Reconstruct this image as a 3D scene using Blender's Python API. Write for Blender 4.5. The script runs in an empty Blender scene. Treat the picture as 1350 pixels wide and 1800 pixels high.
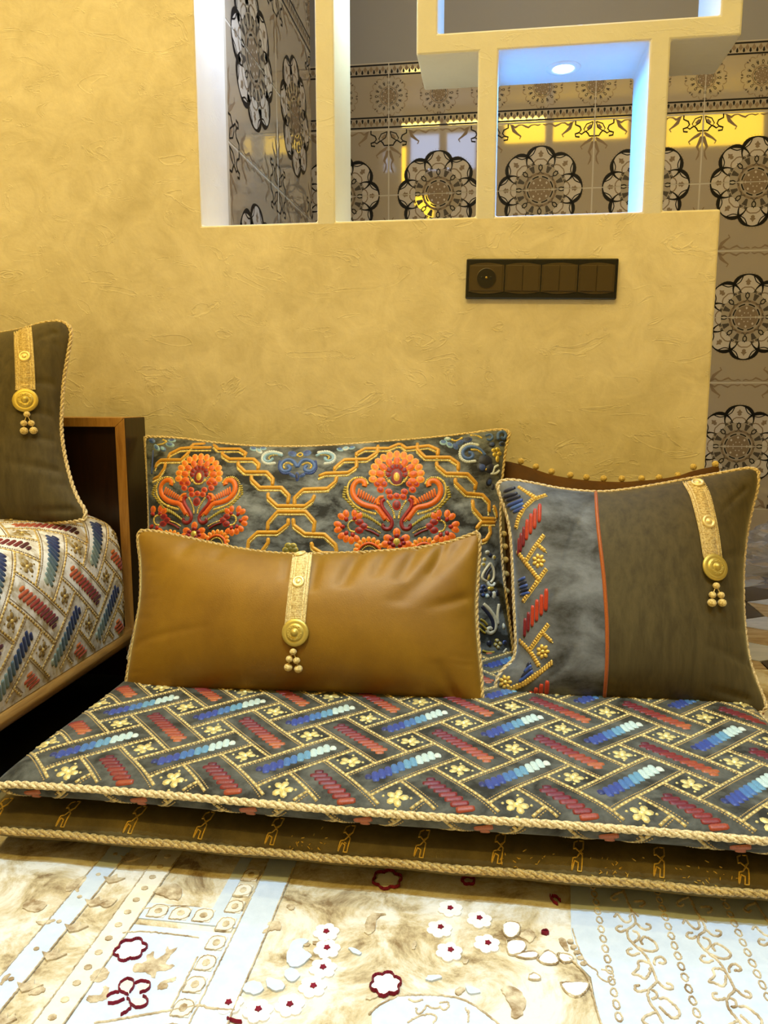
import bpy, math, random
import numpy as np
from mathutils import Vector, Matrix
from mathutils.bvhtree import BVHTree

random.seed(7)
rng = np.random.default_rng(7)
scene = bpy.context.scene
COL = scene.collection

# ------------------------------------------------------------------ camera
FPX = 1352.0
PITCH, YAW = math.radians(8.41), math.radians(8.1)
CAM = np.array([0.0, -1.55, 0.56])
FW = np.array([-math.sin(YAW) * math.cos(PITCH), math.cos(YAW) * math.cos(PITCH), -math.sin(PITCH)])
RT = np.array([math.cos(YAW), math.sin(YAW), 0.0])
UP = np.cross(RT, FW)
cd = bpy.data.cameras.new('camera')
cam = bpy.data.objects.new('camera', cd)
COL.objects.link(cam)
cd.sensor_fit = 'VERTICAL'
cd.sensor_height = 24.0
cd.lens = FPX / 1800.0 * 24.0
cd.clip_start = 0.02
cam.matrix_world = Matrix(((RT[0], UP[0], -FW[0], CAM[0]), (RT[1], UP[1], -FW[1], CAM[1]),
                           (RT[2], UP[2], -FW[2], CAM[2]), (0, 0, 0, 1)))
scene.camera = cam

# ------------------------------------------------------------------ world, exposure, lights
world = bpy.data.worlds.new('world')
scene.world = world
world.use_nodes = True
world.node_tree.nodes['Background'].inputs[0].default_value = (1.0, 0.86, 0.66, 1)
world.node_tree.nodes['Background'].inputs[1].default_value = 0.03
vs = scene.view_settings
vs.view_transform = 'Standard'
vs.look = 'None'
vs.gamma = 1.0
vs.exposure = 0.0
vs.use_curve_mapping = False

WARM = (1.0, 0.80, 0.30)
COOL = (0.50, 0.75, 1.0)


def area(name, loc, size, energy, color, rot=(0, 0, 0), spread=180):
    l = bpy.data.lights.new(name, 'AREA')
    l.shape = 'RECTANGLE'
    l.size, l.size_y = size
    l.energy = energy
    l.color = color
    l.spread = math.radians(spread)
    o = bpy.data.objects.new(name, l)
    COL.objects.link(o)
    o.location = loc
    o.rotation_euler = rot
    return o


def spot(name, loc, target, energy, color, angle, blend, radius):
    l = bpy.data.lights.new(name, 'SPOT')
    l.energy = energy
    l.color = color
    l.spot_size = math.radians(angle)
    l.spot_blend = blend
    l.shadow_soft_size = radius
    o = bpy.data.objects.new(name, l)
    COL.objects.link(o)
    o.location = loc
    o.rotation_euler = (Vector(target) - Vector(loc)).to_track_quat('-Z', 'Y').to_euler()
    return o


area('cove_lamp_wall', (-0.55, -0.36, 2.9), (2.6, 0.05), 17, (1.0, 0.86, 0.42))
area('cove_lamp_middle', (-0.75, -0.98, 2.9), (1.5, 0.06), 7, (1.0, 0.75, 0.2))
area('cove_lamp_front', (-0.5, -2.1, 2.9), (1.8, 0.06), 28, (1.0, 0.74, 0.15))
area('cove_lamp_left', (-1.45, -1.2, 2.75), (0.05, 2.0), 8, WARM, (0, math.radians(-25), 0))
HORZ = (math.radians(96), 0, 0)
area('cove_strip_yellow', (0.54, -2.0, 2.77), (1.0, 0.18), 10, (1.0, 0.6, 0.01), HORZ)
area('cove_strip_yellow_right', (1.72, -2.0, 2.72), (0.75, 0.26), 9, (1.0, 0.6, 0.01), HORZ)
area('cove_strip_yellow_left', (-0.86, -2.0, 2.52), (0.12, 0.36), 3, (1.0, 0.56, 0.01), HORZ)
area('cove_strip_yellow_low', (-0.64, -2.0, 2.19), (0.17, 0.2), 2.4, (1.0, 0.6, 0.01), HORZ)
area('panel_lamp_blue', (-0.48, -2.0, 2.64), (0.55, 0.3), 4, (0.45, 0.62, 1.0), HORZ)
spot('ceiling_spot_cool', (-0.06, -1.34, 2.97), (-0.30, -0.88, 0), 275, COOL, 38, 0.6, 0.016)
spot('ceiling_spot_cool_right', (1.28, -1.55, 2.97), (0.25, -1.02, 0), 120, COOL, 34, 0.6, 0.016)
area('corridor_lamp', (0.15, 0.32, 2.88), (0.9, 0.12), 9, (0.86, 0.90, 1.0))


# ------------------------------------------------------------------ picture-ray helpers (a pixel of the 1350 x 1800 frame -> a point on a surface)
def ray(px, py):
    d = FW + RT * ((px - 675.0) / FPX) - UP * ((py - 900.0) / FPX)
    return d / np.linalg.norm(d)


def on_plane(px, py, p0, n):
    d = ray(px, py)
    return CAM + d * (np.dot(np.asarray(p0) - CAM, n) / np.dot(d, n))


def project(p):
    v = np.asarray(p) - CAM
    z = v @ FW
    return 675 + FPX * (v @ RT) / z, 900 - FPX * (v @ UP) / z


# ------------------------------------------------------------------ materials
def srgb(r, g, b):
    f = lambda c: (c / 255) / 12.92 if c <= 10 else ((c / 255 + 0.055) / 1.055) ** 2.4
    return (f(r), f(g), f(b), 1.0)


class NT:
    def __init__(self, name):
        self.m = bpy.data.materials.new(name)
        self.m.use_nodes = True
        self.t = self.m.node_tree
        self.b = self.t.nodes['Principled BSDF']

    def n(self, kind, **kw):
        x = self.t.nodes.new(kind)
        for k, v in kw.items():
            setattr(x, k, v)
        return x

    def l(self, a, b):
        self.t.links.new(a, b)

    def coords(self, scale=(1, 1, 1)):
        tc = self.n('ShaderNodeTexCoord')
        mp = self.n('ShaderNodeMapping')
        mp.inputs['Scale'].default_value = scale
        self.l(tc.outputs['Object'], mp.inputs['Vector'])
        return mp.outputs['Vector']

    def noise(self, vec, scale, detail=4, rough=0.55, dist=0.0):
        x = self.n('ShaderNodeTexNoise')
        x.inputs['Scale'].default_value = scale
        x.inputs['Detail'].default_value = detail
        x.inputs['Roughness'].default_value = rough
        x.inputs['Distortion'].default_value = dist
        self.l(vec, x.inputs['Vector'])
        return x.outputs['Fac']

    def ramp(self, fac, stops):
        r = self.n('ShaderNodeValToRGB')
        e = r.color_ramp.elements
        e[0].position, e[0].color = stops[0]
        e[1].position, e[1].color = stops[-1]
        for p, c in stops[1:-1]:
            k = e.new(p)
            k.color = c
        self.l(fac, r.inputs['Fac'])
        return r.outputs['Color']

    def bump(self, h, strength, dist, prev=None):
        b = self.n('ShaderNodeBump')
        b.inputs['Strength'].default_value = strength
        b.inputs['Distance'].default_value = dist
        self.l(h, b.inputs['Height'])
        if prev is not None:
            self.l(prev, b.inputs['Normal'])
        self.l(b.outputs['Normal'], self.b.inputs['Normal'])
        return b.outputs['Normal']

    def set(self, **kw):
        for k, v in kw.items():
            self.b.inputs[k.replace('_', ' ')].default_value = v
        return self


def plain(name, col, rough=0.5, metal=0.0, **kw):
    t = NT(name)
    t.set(Base_Color=col, Roughness=rough, Metallic=metal, **kw)
    return t.m


def plaster(name, c_lo, c_hi, bump=1.0):
    t = NT(name)
    v = t.coords()
    n1 = t.noise(v, 3.2, 6, 0.6, 0.6)
    n2 = t.noise(v, 15, 5, 0.65, 1.4)
    mx = t.n('ShaderNodeMath', operation='MULTIPLY_ADD')
    mx.inputs[1].default_value = 0.45
    t.l(n2, mx.inputs[0])
    sc = t.n('ShaderNodeMath', operation='MULTIPLY')
    sc.inputs[1].default_value = 0.62
    t.l(n1, sc.inputs[0])
    t.l(sc.outputs[0], mx.inputs[2])
    t.l(t.ramp(mx.outputs[0], [(0.30, c_lo), (0.68, c_hi)]), t.b.inputs['Base Color'])
    t.set(Roughness=0.62)
    h1 = t.noise(v, 11, 7, 0.6, 0.9)
    h2 = t.noise(v, 120, 3, 0.6, 0.2)
    p = t.bump(h1, 0.16 * bump, 0.012)
    p = t.bump(h2, 0.16 * bump, 0.002, p)
    tr = t.noise(t.coords((4, 4, 9)), 1.5, 4, 0.55, 2.6)
    sh = t.ramp(tr, [(0.585, (0, 0, 0, 1)), (0.60, (1, 1, 1, 1)), (0.64, (0, 0, 0, 1))])
    t.bump(sh, 0.32 * bump, 0.003, p)
    return t.m


def velvet(name, c1, c2, scale=18, stretch=(1, 1, 1), lo=0.35, hi=0.65, sheen=0.6, sheen_tint=(1, 1, 1, 1), rough=0.7, weave=900, spec=0.25, sr=0.35):
    t = NT(name)
    v = t.coords(stretch)
    n = t.noise(v, scale, 6, 0.66, 0.25)
    t.l(t.ramp(n, [(lo, c1), (hi, c2)]), t.b.inputs['Base Color'])
    t.set(Roughness=rough, Sheen_Weight=sheen, Sheen_Roughness=sr, Sheen_Tint=sheen_tint, Specular_IOR_Level=spec)
    w = t.noise(t.coords((1, 1, 1)), weave, 2, 0.5)
    t.bump(w, 0.35, 0.0006)
    return t.m


def thread(name, metal_strength=1.0):
    t = NT(name)
    a = t.n('ShaderNodeAttribute', attribute_name='Col')
    f = t.noise(t.coords(), 700, 2, 0.5)
    mixc = t.n('ShaderNodeMix', data_type='RGBA', blend_type='MULTIPLY')
    mixc.inputs['Factor'].default_value = 1.0
    t.l(a.outputs['Color'], mixc.inputs['A'])
    t.l(t.ramp(f, [(0.3, (0.75, 0.75, 0.75, 1)), (0.7, (1.12, 1.12, 1.12, 1))]), mixc.inputs['B'])
    t.l(mixc.outputs['Result'], t.b.inputs['Base Color'])
    m = t.n('ShaderNodeMath', operation='MULTIPLY')
    m.inputs[1].default_value = metal_strength
    t.l(a.outputs['Alpha'], m.inputs[0])
    t.l(m.outputs[0], t.b.inputs['Metallic'])
    t.set(Roughness=0.42, Specular_IOR_Level=0.4, Sheen_Weight=0.15)
    t.bump(f, 0.4, 0.0006)
    return t.m


M_PLASTER = plaster('plaster_cream', srgb(196, 184, 150), srgb(238, 228, 202))
M_PLASTER2 = plaster('plaster_lattice', srgb(214, 212, 206), srgb(226, 224, 220), 0.7)
M_WHITE = plaster('white_paint', srgb(240, 240, 240), srgb(246, 246, 246), 0.35)
M_CEIL = plain('ceiling_paint', srgb(225, 220, 210), 0.8)
M_GREYWALL = plain('grey_paint', srgb(152, 151, 150), 0.55)
M_TILE = plain('glazed_tile', srgb(176, 165, 148), 0.04, 0.0, Coat_Weight=0.5, Coat_Roughness=0.04, Specular_IOR_Level=0.6)
M_TILEW = plain('tile_print_white', srgb(206, 198, 188), 0.5, 0.0, Specular_IOR_Level=0.2)
M_TILEB = plain('tile_print_black', srgb(22, 22, 26), 0.5, 0.0, Specular_IOR_Level=0.2)
M_TILET = plain('tile_print_taupe', srgb(140, 122, 100), 0.5, 0.0, Specular_IOR_Level=0.2)
M_TILEG = plain('tile_print_grey', srgb(82, 76, 70), 0.5, 0.0, Specular_IOR_Level=0.2)
M_GROUT = plain('grout', srgb(200, 194, 182), 0.7)
TILE_MATS = [M_TILE, M_TILEW, M_TILEB, M_TILET, M_TILEG, M_GROUT]

M_THREAD = thread('embroidery_thread')


def rope_mat(name, c1, c2):
    t = NT(name)
    n = t.noise(t.coords(), 380, 2, 0.5)
    t.l(t.ramp(n, [(0.35, c1), (0.62, c2)]), t.b.inputs['Base Color'])
    t.set(Roughness=0.5, Sheen_Weight=0.3, Specular_IOR_Level=0.35)
    t.bump(n, 0.5, 0.0008)
    return t.m


M_ROPE = rope_mat('rope_gold_beige', srgb(172, 144, 92), srgb(236, 214, 158))
M_ROPE2 = rope_mat('rope_gold_deep', srgb(140, 110, 52), srgb(204, 170, 92))
M_BRAID = rope_mat('braid_pale_gold', srgb(196, 164, 92), srgb(240, 218, 150))
M_GOLD = plain('button_gold', srgb(200, 176, 84), 0.42, 0.6)
M_GOLDP = plain('button_pale_gold', srgb(236, 212, 140), 0.4, 0.45)
M_BEAD = rope_mat('bead_gold', srgb(186, 154, 78), srgb(232, 208, 132))

M_VEL_GREY = velvet('velvet_slate', srgb(36, 34, 24), srgb(92, 92, 82), 30, (1, 1, 1), 0.38, 0.66, 0.5, srgb(190, 200, 205))
M_VEL_BIG = velvet('velvet_slate_nap', srgb(40, 40, 36), srgb(136, 142, 142), 17, (1, 1, 1.8), 0.42, 0.68, 0.45, srgb(190, 205, 215))
M_VEL_SQ = velvet('velvet_silver_nap', srgb(52, 50, 42), srgb(120, 122, 122), 12, (1, 1, 1.6), 0.34, 0.66, 0.6, srgb(180, 195, 215))
M_OLIVE = velvet('velvet_olive', srgb(64, 54, 28), srgb(88, 76, 42), 26, (3, 3, 0.25), 0.3, 0.7, 0.9, srgb(206, 190, 130))
M_OLIVE_L = velvet('velvet_olive_mattress', srgb(70, 58, 28), srgb(106, 90, 48), 20, (1, 1, 1), 0.3, 0.7, 0.45, srgb(206, 184, 120))
M_BRONZE = velvet('velvet_bronze', srgb(122, 84, 6), srgb(142, 102, 12), 9, (1, 1, 1), 0.3, 0.7, 1.0, srgb(255, 234, 150), 0.52, 700, 0.4, 0.26)
M_BRONZE.node_tree.nodes['Principled BSDF'].inputs['Metallic'].default_value = 0.15
M_BROWN = velvet('velvet_brown', srgb(70, 44, 10), srgb(96, 62, 16), 14, (1, 1, 1), 0.3, 0.7, 0.3, srgb(200, 150, 70))
M_TEAL = velvet('velvet_teal', srgb(14, 24, 28), srgb(26, 42, 48), 14, (1, 1, 1), 0.3, 0.7, 0.2)
M_SOFA = velvet('velvet_ivory', srgb(160, 140, 96), srgb(236, 230, 216), 30, (1, 1, 1), 0.36, 0.56, 0.3)
M_WOOD = None


def wood(name, c1, c2, scale=(1, 1, 1), rough=0.38):
    t = NT(name)
    v = t.coords(scale)
    n = t.noise(v, 6, 6, 0.65, 1.2)
    t.l(t.ramp(n, [(0.3, c1), (0.7, c2)]), t.b.inputs['Base Color'])
    t.set(Roughness=rough)
    t.bump(n, 0.08, 0.002)
    return t.m


M_WOOD = wood('oak_honey', srgb(146, 98, 40), srgb(196, 146, 72), (14, 1.2, 14))
M_WOODV = wood('oak_honey_upright', srgb(146, 98, 40), srgb(196, 146, 72), (14, 14, 1.2))
M_DARKWOOD = wood('walnut_dark', srgb(30, 17, 9), srgb(52, 30, 15), (10, 10, 1.2), 0.32)
M_BASE_SHADE = plain('base_painted_shade', srgb(22, 18, 14), 0.8)  # near-black colour stands in for the shade under the sofa
M_BLACK = plain('plastic_black', srgb(10, 12, 16), 0.2)
M_BROWNP = plain('plastic_brown', srgb(70, 56, 32), 0.34)
M_BROWND = plain('plastic_brown_dark', srgb(24, 19, 12), 0.3)
M_PIN = plain('pin_brass', srgb(200, 170, 90), 0.3, 0.8)


# ------------------------------------------------------------------ mesh helpers
class MB:
    def __init__(self):
        self.v, self.f, self.c, self.m = [], [], [], []

    def add(self, verts, faces, col=(1, 1, 1, 0), mat=0):
        o = len(self.v)
        self.v.extend([tuple(map(float, p)) for p in verts])
        for f in faces:
            self.f.append(tuple(i + o for i in f))
            self.c.append(col)
            self.m.append(mat)

    def box(self, lo, hi, mat=0, skip=()):
        x0, y0, z0 = lo
        x1, y1, z1 = hi
        vs_ = [(x0, y0, z0), (x1, y0, z0), (x1, y1, z0), (x0, y1, z0), (x0, y0, z1), (x1, y0, z1), (x1, y1, z1), (x0, y1, z1)]
        self.add(vs_, [(3, 2, 1, 0), (4, 5, 6, 7), (0, 1, 5, 4), (1, 2, 6, 5), (2, 3, 7, 6), (3, 0, 4, 7)], mat=mat)

    def lathe(self, prof, P, N, T, seg=20, col=(1, 1, 1, 0), mat=0, sx=1.0):
        """profile (radius, height) turned about the axis N through P"""
        N = np.asarray(N, float) / np.linalg.norm(N)
        T = np.asarray(T, float) - N * np.dot(T, N)
        T /= np.linalg.norm(T)
        B = np.cross(N, T)
        vs_, fs = [], []
        for r, h in prof:
            for k in range(seg):
                a = 2 * math.pi * k / seg
                vs_.append(P + N * h + T * (r * math.cos(a) * sx) + B * (r * math.sin(a)))
        for i in range(len(prof) - 1):
            for k in range(seg):
                k2 = (k + 1) % seg
                fs.append((i * seg + k, i * seg + k2, (i + 1) * seg + k2, (i + 1) * seg + k))
        vs_.append(P + N * prof[-1][1])
        c = len(vs_) - 1
        for k in range(seg):
            fs.append(((len(prof) - 1) * seg + k, (len(prof) - 1) * seg + (k + 1) % seg, c))
        self.add(vs_, fs, col, mat)

    def build(self, name, mats, parent=None, smooth=True, bevel=0, use_col=False, origin=None, kind=None):
        me = bpy.data.meshes.new(name)
        vv = self.v
        if origin is not None:
            vv = [(a - origin[0], b - origin[1], c - origin[2]) for a, b, c in vv]
        me.from_pydata(vv, [], self.f)
        for m in (mats if isinstance(mats, (list, tuple)) else [mats]):
            me.materials.append(m)
        if self.m and max(self.m) > 0:
            me.polygons.foreach_set('material_index', self.m)
        if smooth:
            me.polygons.foreach_set('use_smooth', [True] * len(me.polygons))
        if use_col:
            at = me.color_attributes.new('Col', 'FLOAT_COLOR', 'CORNER')
            buf = []
            for p, c in zip(self.f, self.c):
                buf.extend(list(c) * len(p))
            at.data.foreach_set('color', buf)
        me.validate()
        me.update()
        o = bpy.data.objects.new(name, me)
        COL.objects.link(o)
        if origin is not None and parent is None:
            o.location = origin
        if parent is not None:
            o.parent = parent
        if bevel:
            b = o.modifiers.new('bevel', 'BEVEL')
            b.width = bevel
            b.segments = 2
            b.limit_method = 'ANGLE'
        if kind:
            o['kind'] = kind
        return o


def thing(name, label, cat, loc=(0, 0, 0), group=None):
    o = bpy.data.objects.new(name, None)
    o.empty_display_size = 0.05
    COL.objects.link(o)
    o.location = loc
    tag(o, label, cat, group)
    return o


def tag(o, label, cat, group=None):
    o['label'] = label
    o['category'] = cat
    if group:
        o['group'] = group
    return o


def struct(name, mb, mats, parent=None, **kw):
    o = mb.build(name, mats, parent, **kw)
    if parent is None:
        o['kind'] = 'structure'
    return o


def adopt(o, root):
    """parent o (built in world coordinates) under root without moving it"""
    o.parent = root
    o.matrix_parent_inverse = Matrix.Translation(-Vector(root.location))
    return o


# ---- raised stitching laid on a surface map M(u, v) -> (point, normal) or None
def resample(pts, step):
    out = [np.array(pts[0], float)]
    for a, b in zip(pts[:-1], pts[1:]):
        a, b = np.array(a, float), np.array(b, float)
        n = max(1, int(math.ceil(np.linalg.norm(b - a) / step)))
        for i in range(1, n + 1):
            out.append(a + (b - a) * i / n)
    return out


def smooth2(pts, it=2):
    pts = [np.array(p, float) for p in pts]
    for _ in range(it):
        q = [pts[0]]
        for a, b in zip(pts[:-1], pts[1:]):
            q += [a * 0.75 + b * 0.25, a * 0.25 + b * 0.75]
        q.append(pts[-1])
        pts = q
    return pts


def stroke(mb, M, pts, w, h, col, step=None, taper=True, lift=0.0003, col2=None):
    if step is None:
        L = sum(np.linalg.norm(np.subtract(a, b)) for a, b in zip(pts[:-1], pts[1:]))
        step = max(L / 40, 1e-4)
    q = [M(*p) for p in resample(pts, step)]
    runs, cur = [], []
    for x in q:
        if x is None:
            if len(cur) > 1:
                runs.append(cur)
            cur = []
        else:
            cur.append(x)
    if len(cur) > 1:
        runs.append(cur)
    for r in runs:
        P = np.array([a for a, _ in r])
        N = np.array([b for _, b in r])
        T = np.gradient(P, axis=0)
        T /= np.linalg.norm(T, axis=1)[:, None] + 1e-12
        S = np.cross(N, T)
        S /= np.linalg.norm(S, axis=1)[:, None] + 1e-12
        n = len(P)
        vs_, fs = [], []
        for i in range(n):
            k = 1.0
            if taper and (i == 0 or i == n - 1):
                k = 0.7
            ww, hh = w * 0.5 * k, h * k
            b = P[i] + N[i] * lift
            vs_ += [b - S[i] * ww - N[i] * 0.0004, b - S[i] * ww * 0.62 + N[i] * hh * 0.78, b + N[i] * hh, b + S[i] * ww * 0.62 + N[i] * hh * 0.78, b + S[i] * ww - N[i] * 0.0004]
        for i in range(n - 1):
            for j in range(4):
                a = i * 5 + j
                fs.append((a, a + 1, a + 6, a + 5))
        fs.append((4, 3, 2, 1, 0))
        e = (n - 1) * 5
        fs.append((e, e + 1, e + 2, e + 3, e + 4))
        if col2 is None:
            mb.add(vs_, fs, col)
        else:
            o = len(mb.v)
            mb.v.extend([tuple(map(float, p)) for p in vs_])
            for k, f in enumerate(fs):
                t = min(1, (k // 4) / max(1, n - 2))
                mb.f.append(tuple(i + o for i in f))
                mb.c.append(tuple(col[j] * (1 - t) + col2[j] * t for j in range(4)))
                mb.m.append(0)


def blob(mb, M, ring, h, col, col_in=None, lift=0.0003):
    c = np.mean(np.array(ring, float), axis=0)
    r0 = [M(*p) for p in ring]
    r1 = [M(*(c + (np.array(p) - c) * 0.62)) for p in ring]
    cc = M(*c)
    if cc is None or any(x is None for x in r0) or any(x is None for x in r1):
        return
    n = len(ring)
    vs_ = [p + nn * (lift - 0.0004) for p, nn in r0] + [p + nn * (lift + h * 0.85) for p, nn in r1] + [cc[0] + cc[1] * (lift + h)]
    f0 = [(i, (i + 1) % n, n + (i + 1) % n, n + i) for i in range(n)]
    f1 = [(n + i, n + (i + 1) % n, 2 * n) for i in range(n)]
    # keep the winding towards the normal
    a, b, d = (np.array(vs_[k]) for k in f0[0][:3])
    if np.dot(np.cross(b - a, d - a), cc[1]) < 0:
        f0 = [tuple(reversed(f)) for f in f0]
        f1 = [tuple(reversed(f)) for f in f1]
    o = len(mb.v)
    mb.add(vs_, f0, col)
    for f in f1:
        mb.f.append(tuple(i + o for i in f))
        mb.c.append(col_in or col)
        mb.m.append(0)


def ell(cx, cy, rx, ry, rot=0, n=10):
    c, s = math.cos(rot), math.sin(rot)
    return [(cx + rx * math.cos(a) * c - ry * math.sin(a) * s, cy + rx * math.cos(a) * s + ry * math.sin(a) * c)
            for a in [2 * math.pi * k / n for k in range(n)]]


def beads(mb, M, pts, spacing, w, l, h, col, var=0.12):
    """a row of small rectangular beads along a polyline"""
    pts = [np.array(p, float) for p in pts]
    for a, b in zip(pts[:-1], pts[1:]):
        L = np.linalg.norm(b - a)
        n = max(1, int(round(L / spacing)))
        for i in range(n):
            t = (i + 0.5) / n
            d = (b - a) / L * (l * 0.5)
            c = a + (b - a) * t
            k = 1 + random.uniform(-var, var)
            cc = (col[0] * k, col[1] * k, col[2] * k, col[3])
            stroke(mb, M, [c - d, c + d], w, h, cc, step=l)


def rope(P, radius, pitch, strands=3, nrm=None, closed=True, seg_per_turn=9, sides=5):
    """twisted cord along a polyline of 3-D points"""
    P = np.array(P, float)
    if closed:
        P = np.vstack([P, P[:1]])
    d = np.linalg.norm(np.diff(P, axis=0), axis=1)
    s = np.concatenate([[0], np.cumsum(d)])
    L = s[-1]
    n = max(12, int(L / pitch * seg_per_turn))
    q = np.linspace(0, L, n + 1)
    C = np.stack([np.interp(q, s, P[:, k]) for k in range(3)], axis=1)
    T = np.gradient(C, axis=0)
    if closed:
        T[0] = T[-1] = (C[1] - C[-2])
    T /= np.linalg.norm(T, axis=1)[:, None]
    ref = np.array(nrm if nrm is not None else (0, -1, 0.3), float)
    A = np.cross(T, ref)
    A /= np.linalg.norm(A, axis=1)[:, None] + 1e-9
    B = np.cross(T, A)
    turns = round(L / pitch)
    mb = MB()
    rs = radius * 0.54
    rh = radius * 0.54
    for k in range(strands):
        th = 2 * math.pi * (turns * q / L + k / strands)
        ctr = C + A * (rh * np.cos(th))[:, None] + B * (rh * np.sin(th))[:, None]
        tt = np.gradient(ctr, axis=0)
        tt /= np.linalg.norm(tt, axis=1)[:, None]
        a = np.cross(tt, B + 0.3 * A)
        a /= np.linalg.norm(a, axis=1)[:, None] + 1e-9
        b = np.cross(tt, a)
        ring = []
        for j in range(sides):
            f = 2 * math.pi * j / sides
            ring.append(ctr + a * (rs * math.cos(f)) + b * (rs * math.sin(f)))
        ring = np.stack(ring, axis=1).reshape(-1, 3)
        fs = []
        for i in range(n):
            for j in range(sides):
                j2 = (j + 1) % sides
                fs.append((i * sides + j, i * sides + j2, (i + 1) * sides + j2, (i + 1) * sides + j))
        mb.add(ring, fs)
    return mb


# ------------------------------------------------------------------ the room: front partition with its lattice
TH = 0.17
xs = [-1.6, -0.592, -0.354, -0.3165, -0.159, -0.119, -0.043, -0.0055, 0.264, 0.301, 0.382, 0.404, 0.421]
zs = [-0.012, 0.904, 1.198, 1.2345, 1.52, 1.56, 1.9, 2.92, 3.0]


def solid(x, z):
    if x < -0.592 or z > 2.92 and x < 0.404:
        return True
    if z < 0.904:
        return x < 0.404
    if -0.354 < x < -0.3165:
        return True
    if 1.52 < z < 1.56 and x < -0.159:
        return True
    if z < 1.198:
        return -0.043 < x < -0.0055 or 0.264 < x < 0.301
    if -0.159 < x < 0.421 and z < 1.56:
        return not (-0.119 < x < 0.382 and 1.2345 < z < 1.52)
    if 1.56 < z < 2.92:
        return -0.043 < x < -0.0055 or 0.264 < x < 0.301
    return False


def grid_wall(cells_x, cells_z, y0, y1, test):
    mb = MB()
    nx, nz = len(cells_x) - 1, len(cells_z) - 1
    on = [[test((cells_x[i] + cells_x[i + 1]) / 2, (cells_z[k] + cells_z[k + 1]) / 2) for k in range(nz)] for i in range(nx)]
    vid = {}

    def V(i, k, s):
        key = (i, k, s)
        if key not in vid:
            vid[key] = len(mb.v)
            mb.v.append((cells_x[i], y0 if s == 0 else y1, cells_z[k]))
        return vid[key]

    def F(f, m):
        mb.f.append(f)
        mb.c.append((1, 1, 1, 0))
        mb.m.append(m)
    for i in range(nx):
        for k in range(nz):
            if not on[i][k]:
                continue
            lat = 1 if (cells_z[k] >= 0.9 and cells_x[i] > -0.58) else 0
            F((V(i, k, 0), V(i + 1, k, 0), V(i + 1, k + 1, 0), V(i, k + 1, 0)), lat)
            F((V(i + 1, k, 1), V(i, k, 1), V(i, k + 1, 1), V(i + 1, k + 1, 1)), 2)
            if i == 0 or not on[i - 1][k]:
                F((V(i, k, 1), V(i, k, 0), V(i, k + 1, 0), V(i, k + 1, 1)), 2)
            if i == nx - 1 or not on[i + 1][k]:
                F((V(i + 1, k, 0), V(i + 1, k, 1), V(i + 1, k + 1, 1), V(i + 1, k + 1, 0)), 2)
            if k == 0 or not on[i][k - 1]:
                F((V(i, k, 1), V(i + 1, k, 1), V(i + 1, k, 0), V(i, k, 0)), 2)
            if k == nz - 1 or not on[i][k + 1]:
                F((V(i, k + 1, 0), V(i + 1, k + 1, 0), V(i + 1, k + 1, 1), V(i, k + 1, 1)), 2)
    return mb


wf = struct('wall_front', grid_wall(xs, zs, 0.0, TH, solid), [M_PLASTER, M_PLASTER2, M_WHITE], smooth=False, bevel=0.004)
wf['label'] = 'cream plaster partition with square lattice openings'

mb = MB(); mb.box((-1.7, -3.8, 3.0), (3.3, 1.9, 3.1)); struct('ceiling', mb, M_CEIL, smooth=False)
mb = MB(); mb.box((-1.7, -3.8, -0.012), (-1.6, 1.9, 3.0)); struct('wall_left', mb, M_PLASTER, smooth=False)
mb = MB(); mb.box((-1.6, -3.8, -0.012), (3.2, -3.7, 3.0)); struct('wall_back', mb, M_PLASTER, smooth=False)
mb = MB(); mb.box((3.2, -3.8, -0.012), (3.3, 1.9, 3.0)); struct('wall_right', mb, M_PLASTER, smooth=False)

# ------------------------------------------------------------------ floor with rhombus stone tiles
mb = MB(); mb.box((-1.7, -3.8, -0.10), (3.3, 1.9, -0.016))
floor = struct('floor', mb, plain('floor_bed_shade', srgb(28, 25, 21), 0.5), smooth=False)  # bed darkened: shade under and beside the sofa is put into its colour


def stone(name, c1, c2, rough=0.22):
    t = NT(name)
    n = t.noise(t.coords((2, 5, 2)), 5, 6, 0.6, 1.5)
    t.l(t.ramp(n, [(0.3, c1), (0.7, c2)]), t.b.inputs['Base Color'])
    t.set(Roughness=rough)
    return t.m


ST = [stone('stone_white', srgb(178, 184, 190), srgb(214, 216, 218)), stone('stone_beige', srgb(150, 120, 78), srgb(206, 184, 140)), stone('stone_umber', srgb(48, 40, 32), srgb(80, 66, 52))]
E_T = 0.15
rh = []
for kind in range(3):
    a0 = math.radians([30, 150, 270][kind])
    d0 = np.array([math.cos(a0), math.sin(a0)]) * E_T
    d1 = np.array([math.cos(a0 + math.radians(120)), math.sin(a0 + math.radians(120))]) * E_T
    q = [np.zeros(2), d0, d0 + d1, d1]
    c = (d0 + d1) / 2
    q = [c + (p - c) * 0.982 for p in q]
    m_ = MB()
    m_.add([(p[0], p[1], -0.02) for p in q] + [(c[0] + (p[0] - c[0]) * 0.99, c[1] + (p[1] - c[1]) * 0.99, 0.0) for p in q],
           [(4, 5, 6, 7), (0, 1, 5, 4), (1, 2, 6, 5), (2, 3, 7, 6), (3, 0, 4, 7)])
    me = bpy.data.meshes.new('floor_tile')
    me.from_pydata(m_.v, [], m_.f)
    me.materials.append(ST[kind])
    rh.append(me)
hx, hy = E_T * math.sqrt(3), E_T * 1.5
for r in range(-1, 10):
    for c in range(0, 6):
        px_, py_ = 0.46 + c * hx + (r % 2) * hx / 2, -0.05 + r * hy
        if not (0.42 < px_ < 1.55 and -0.1 < py_ < 1.55):
            continue
        for me in rh:
            o = bpy.data.objects.new('floor_tile', me)
            COL.objects.link(o)
            o.location = (px_, py_, -0.012)
            o.parent = floor

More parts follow.
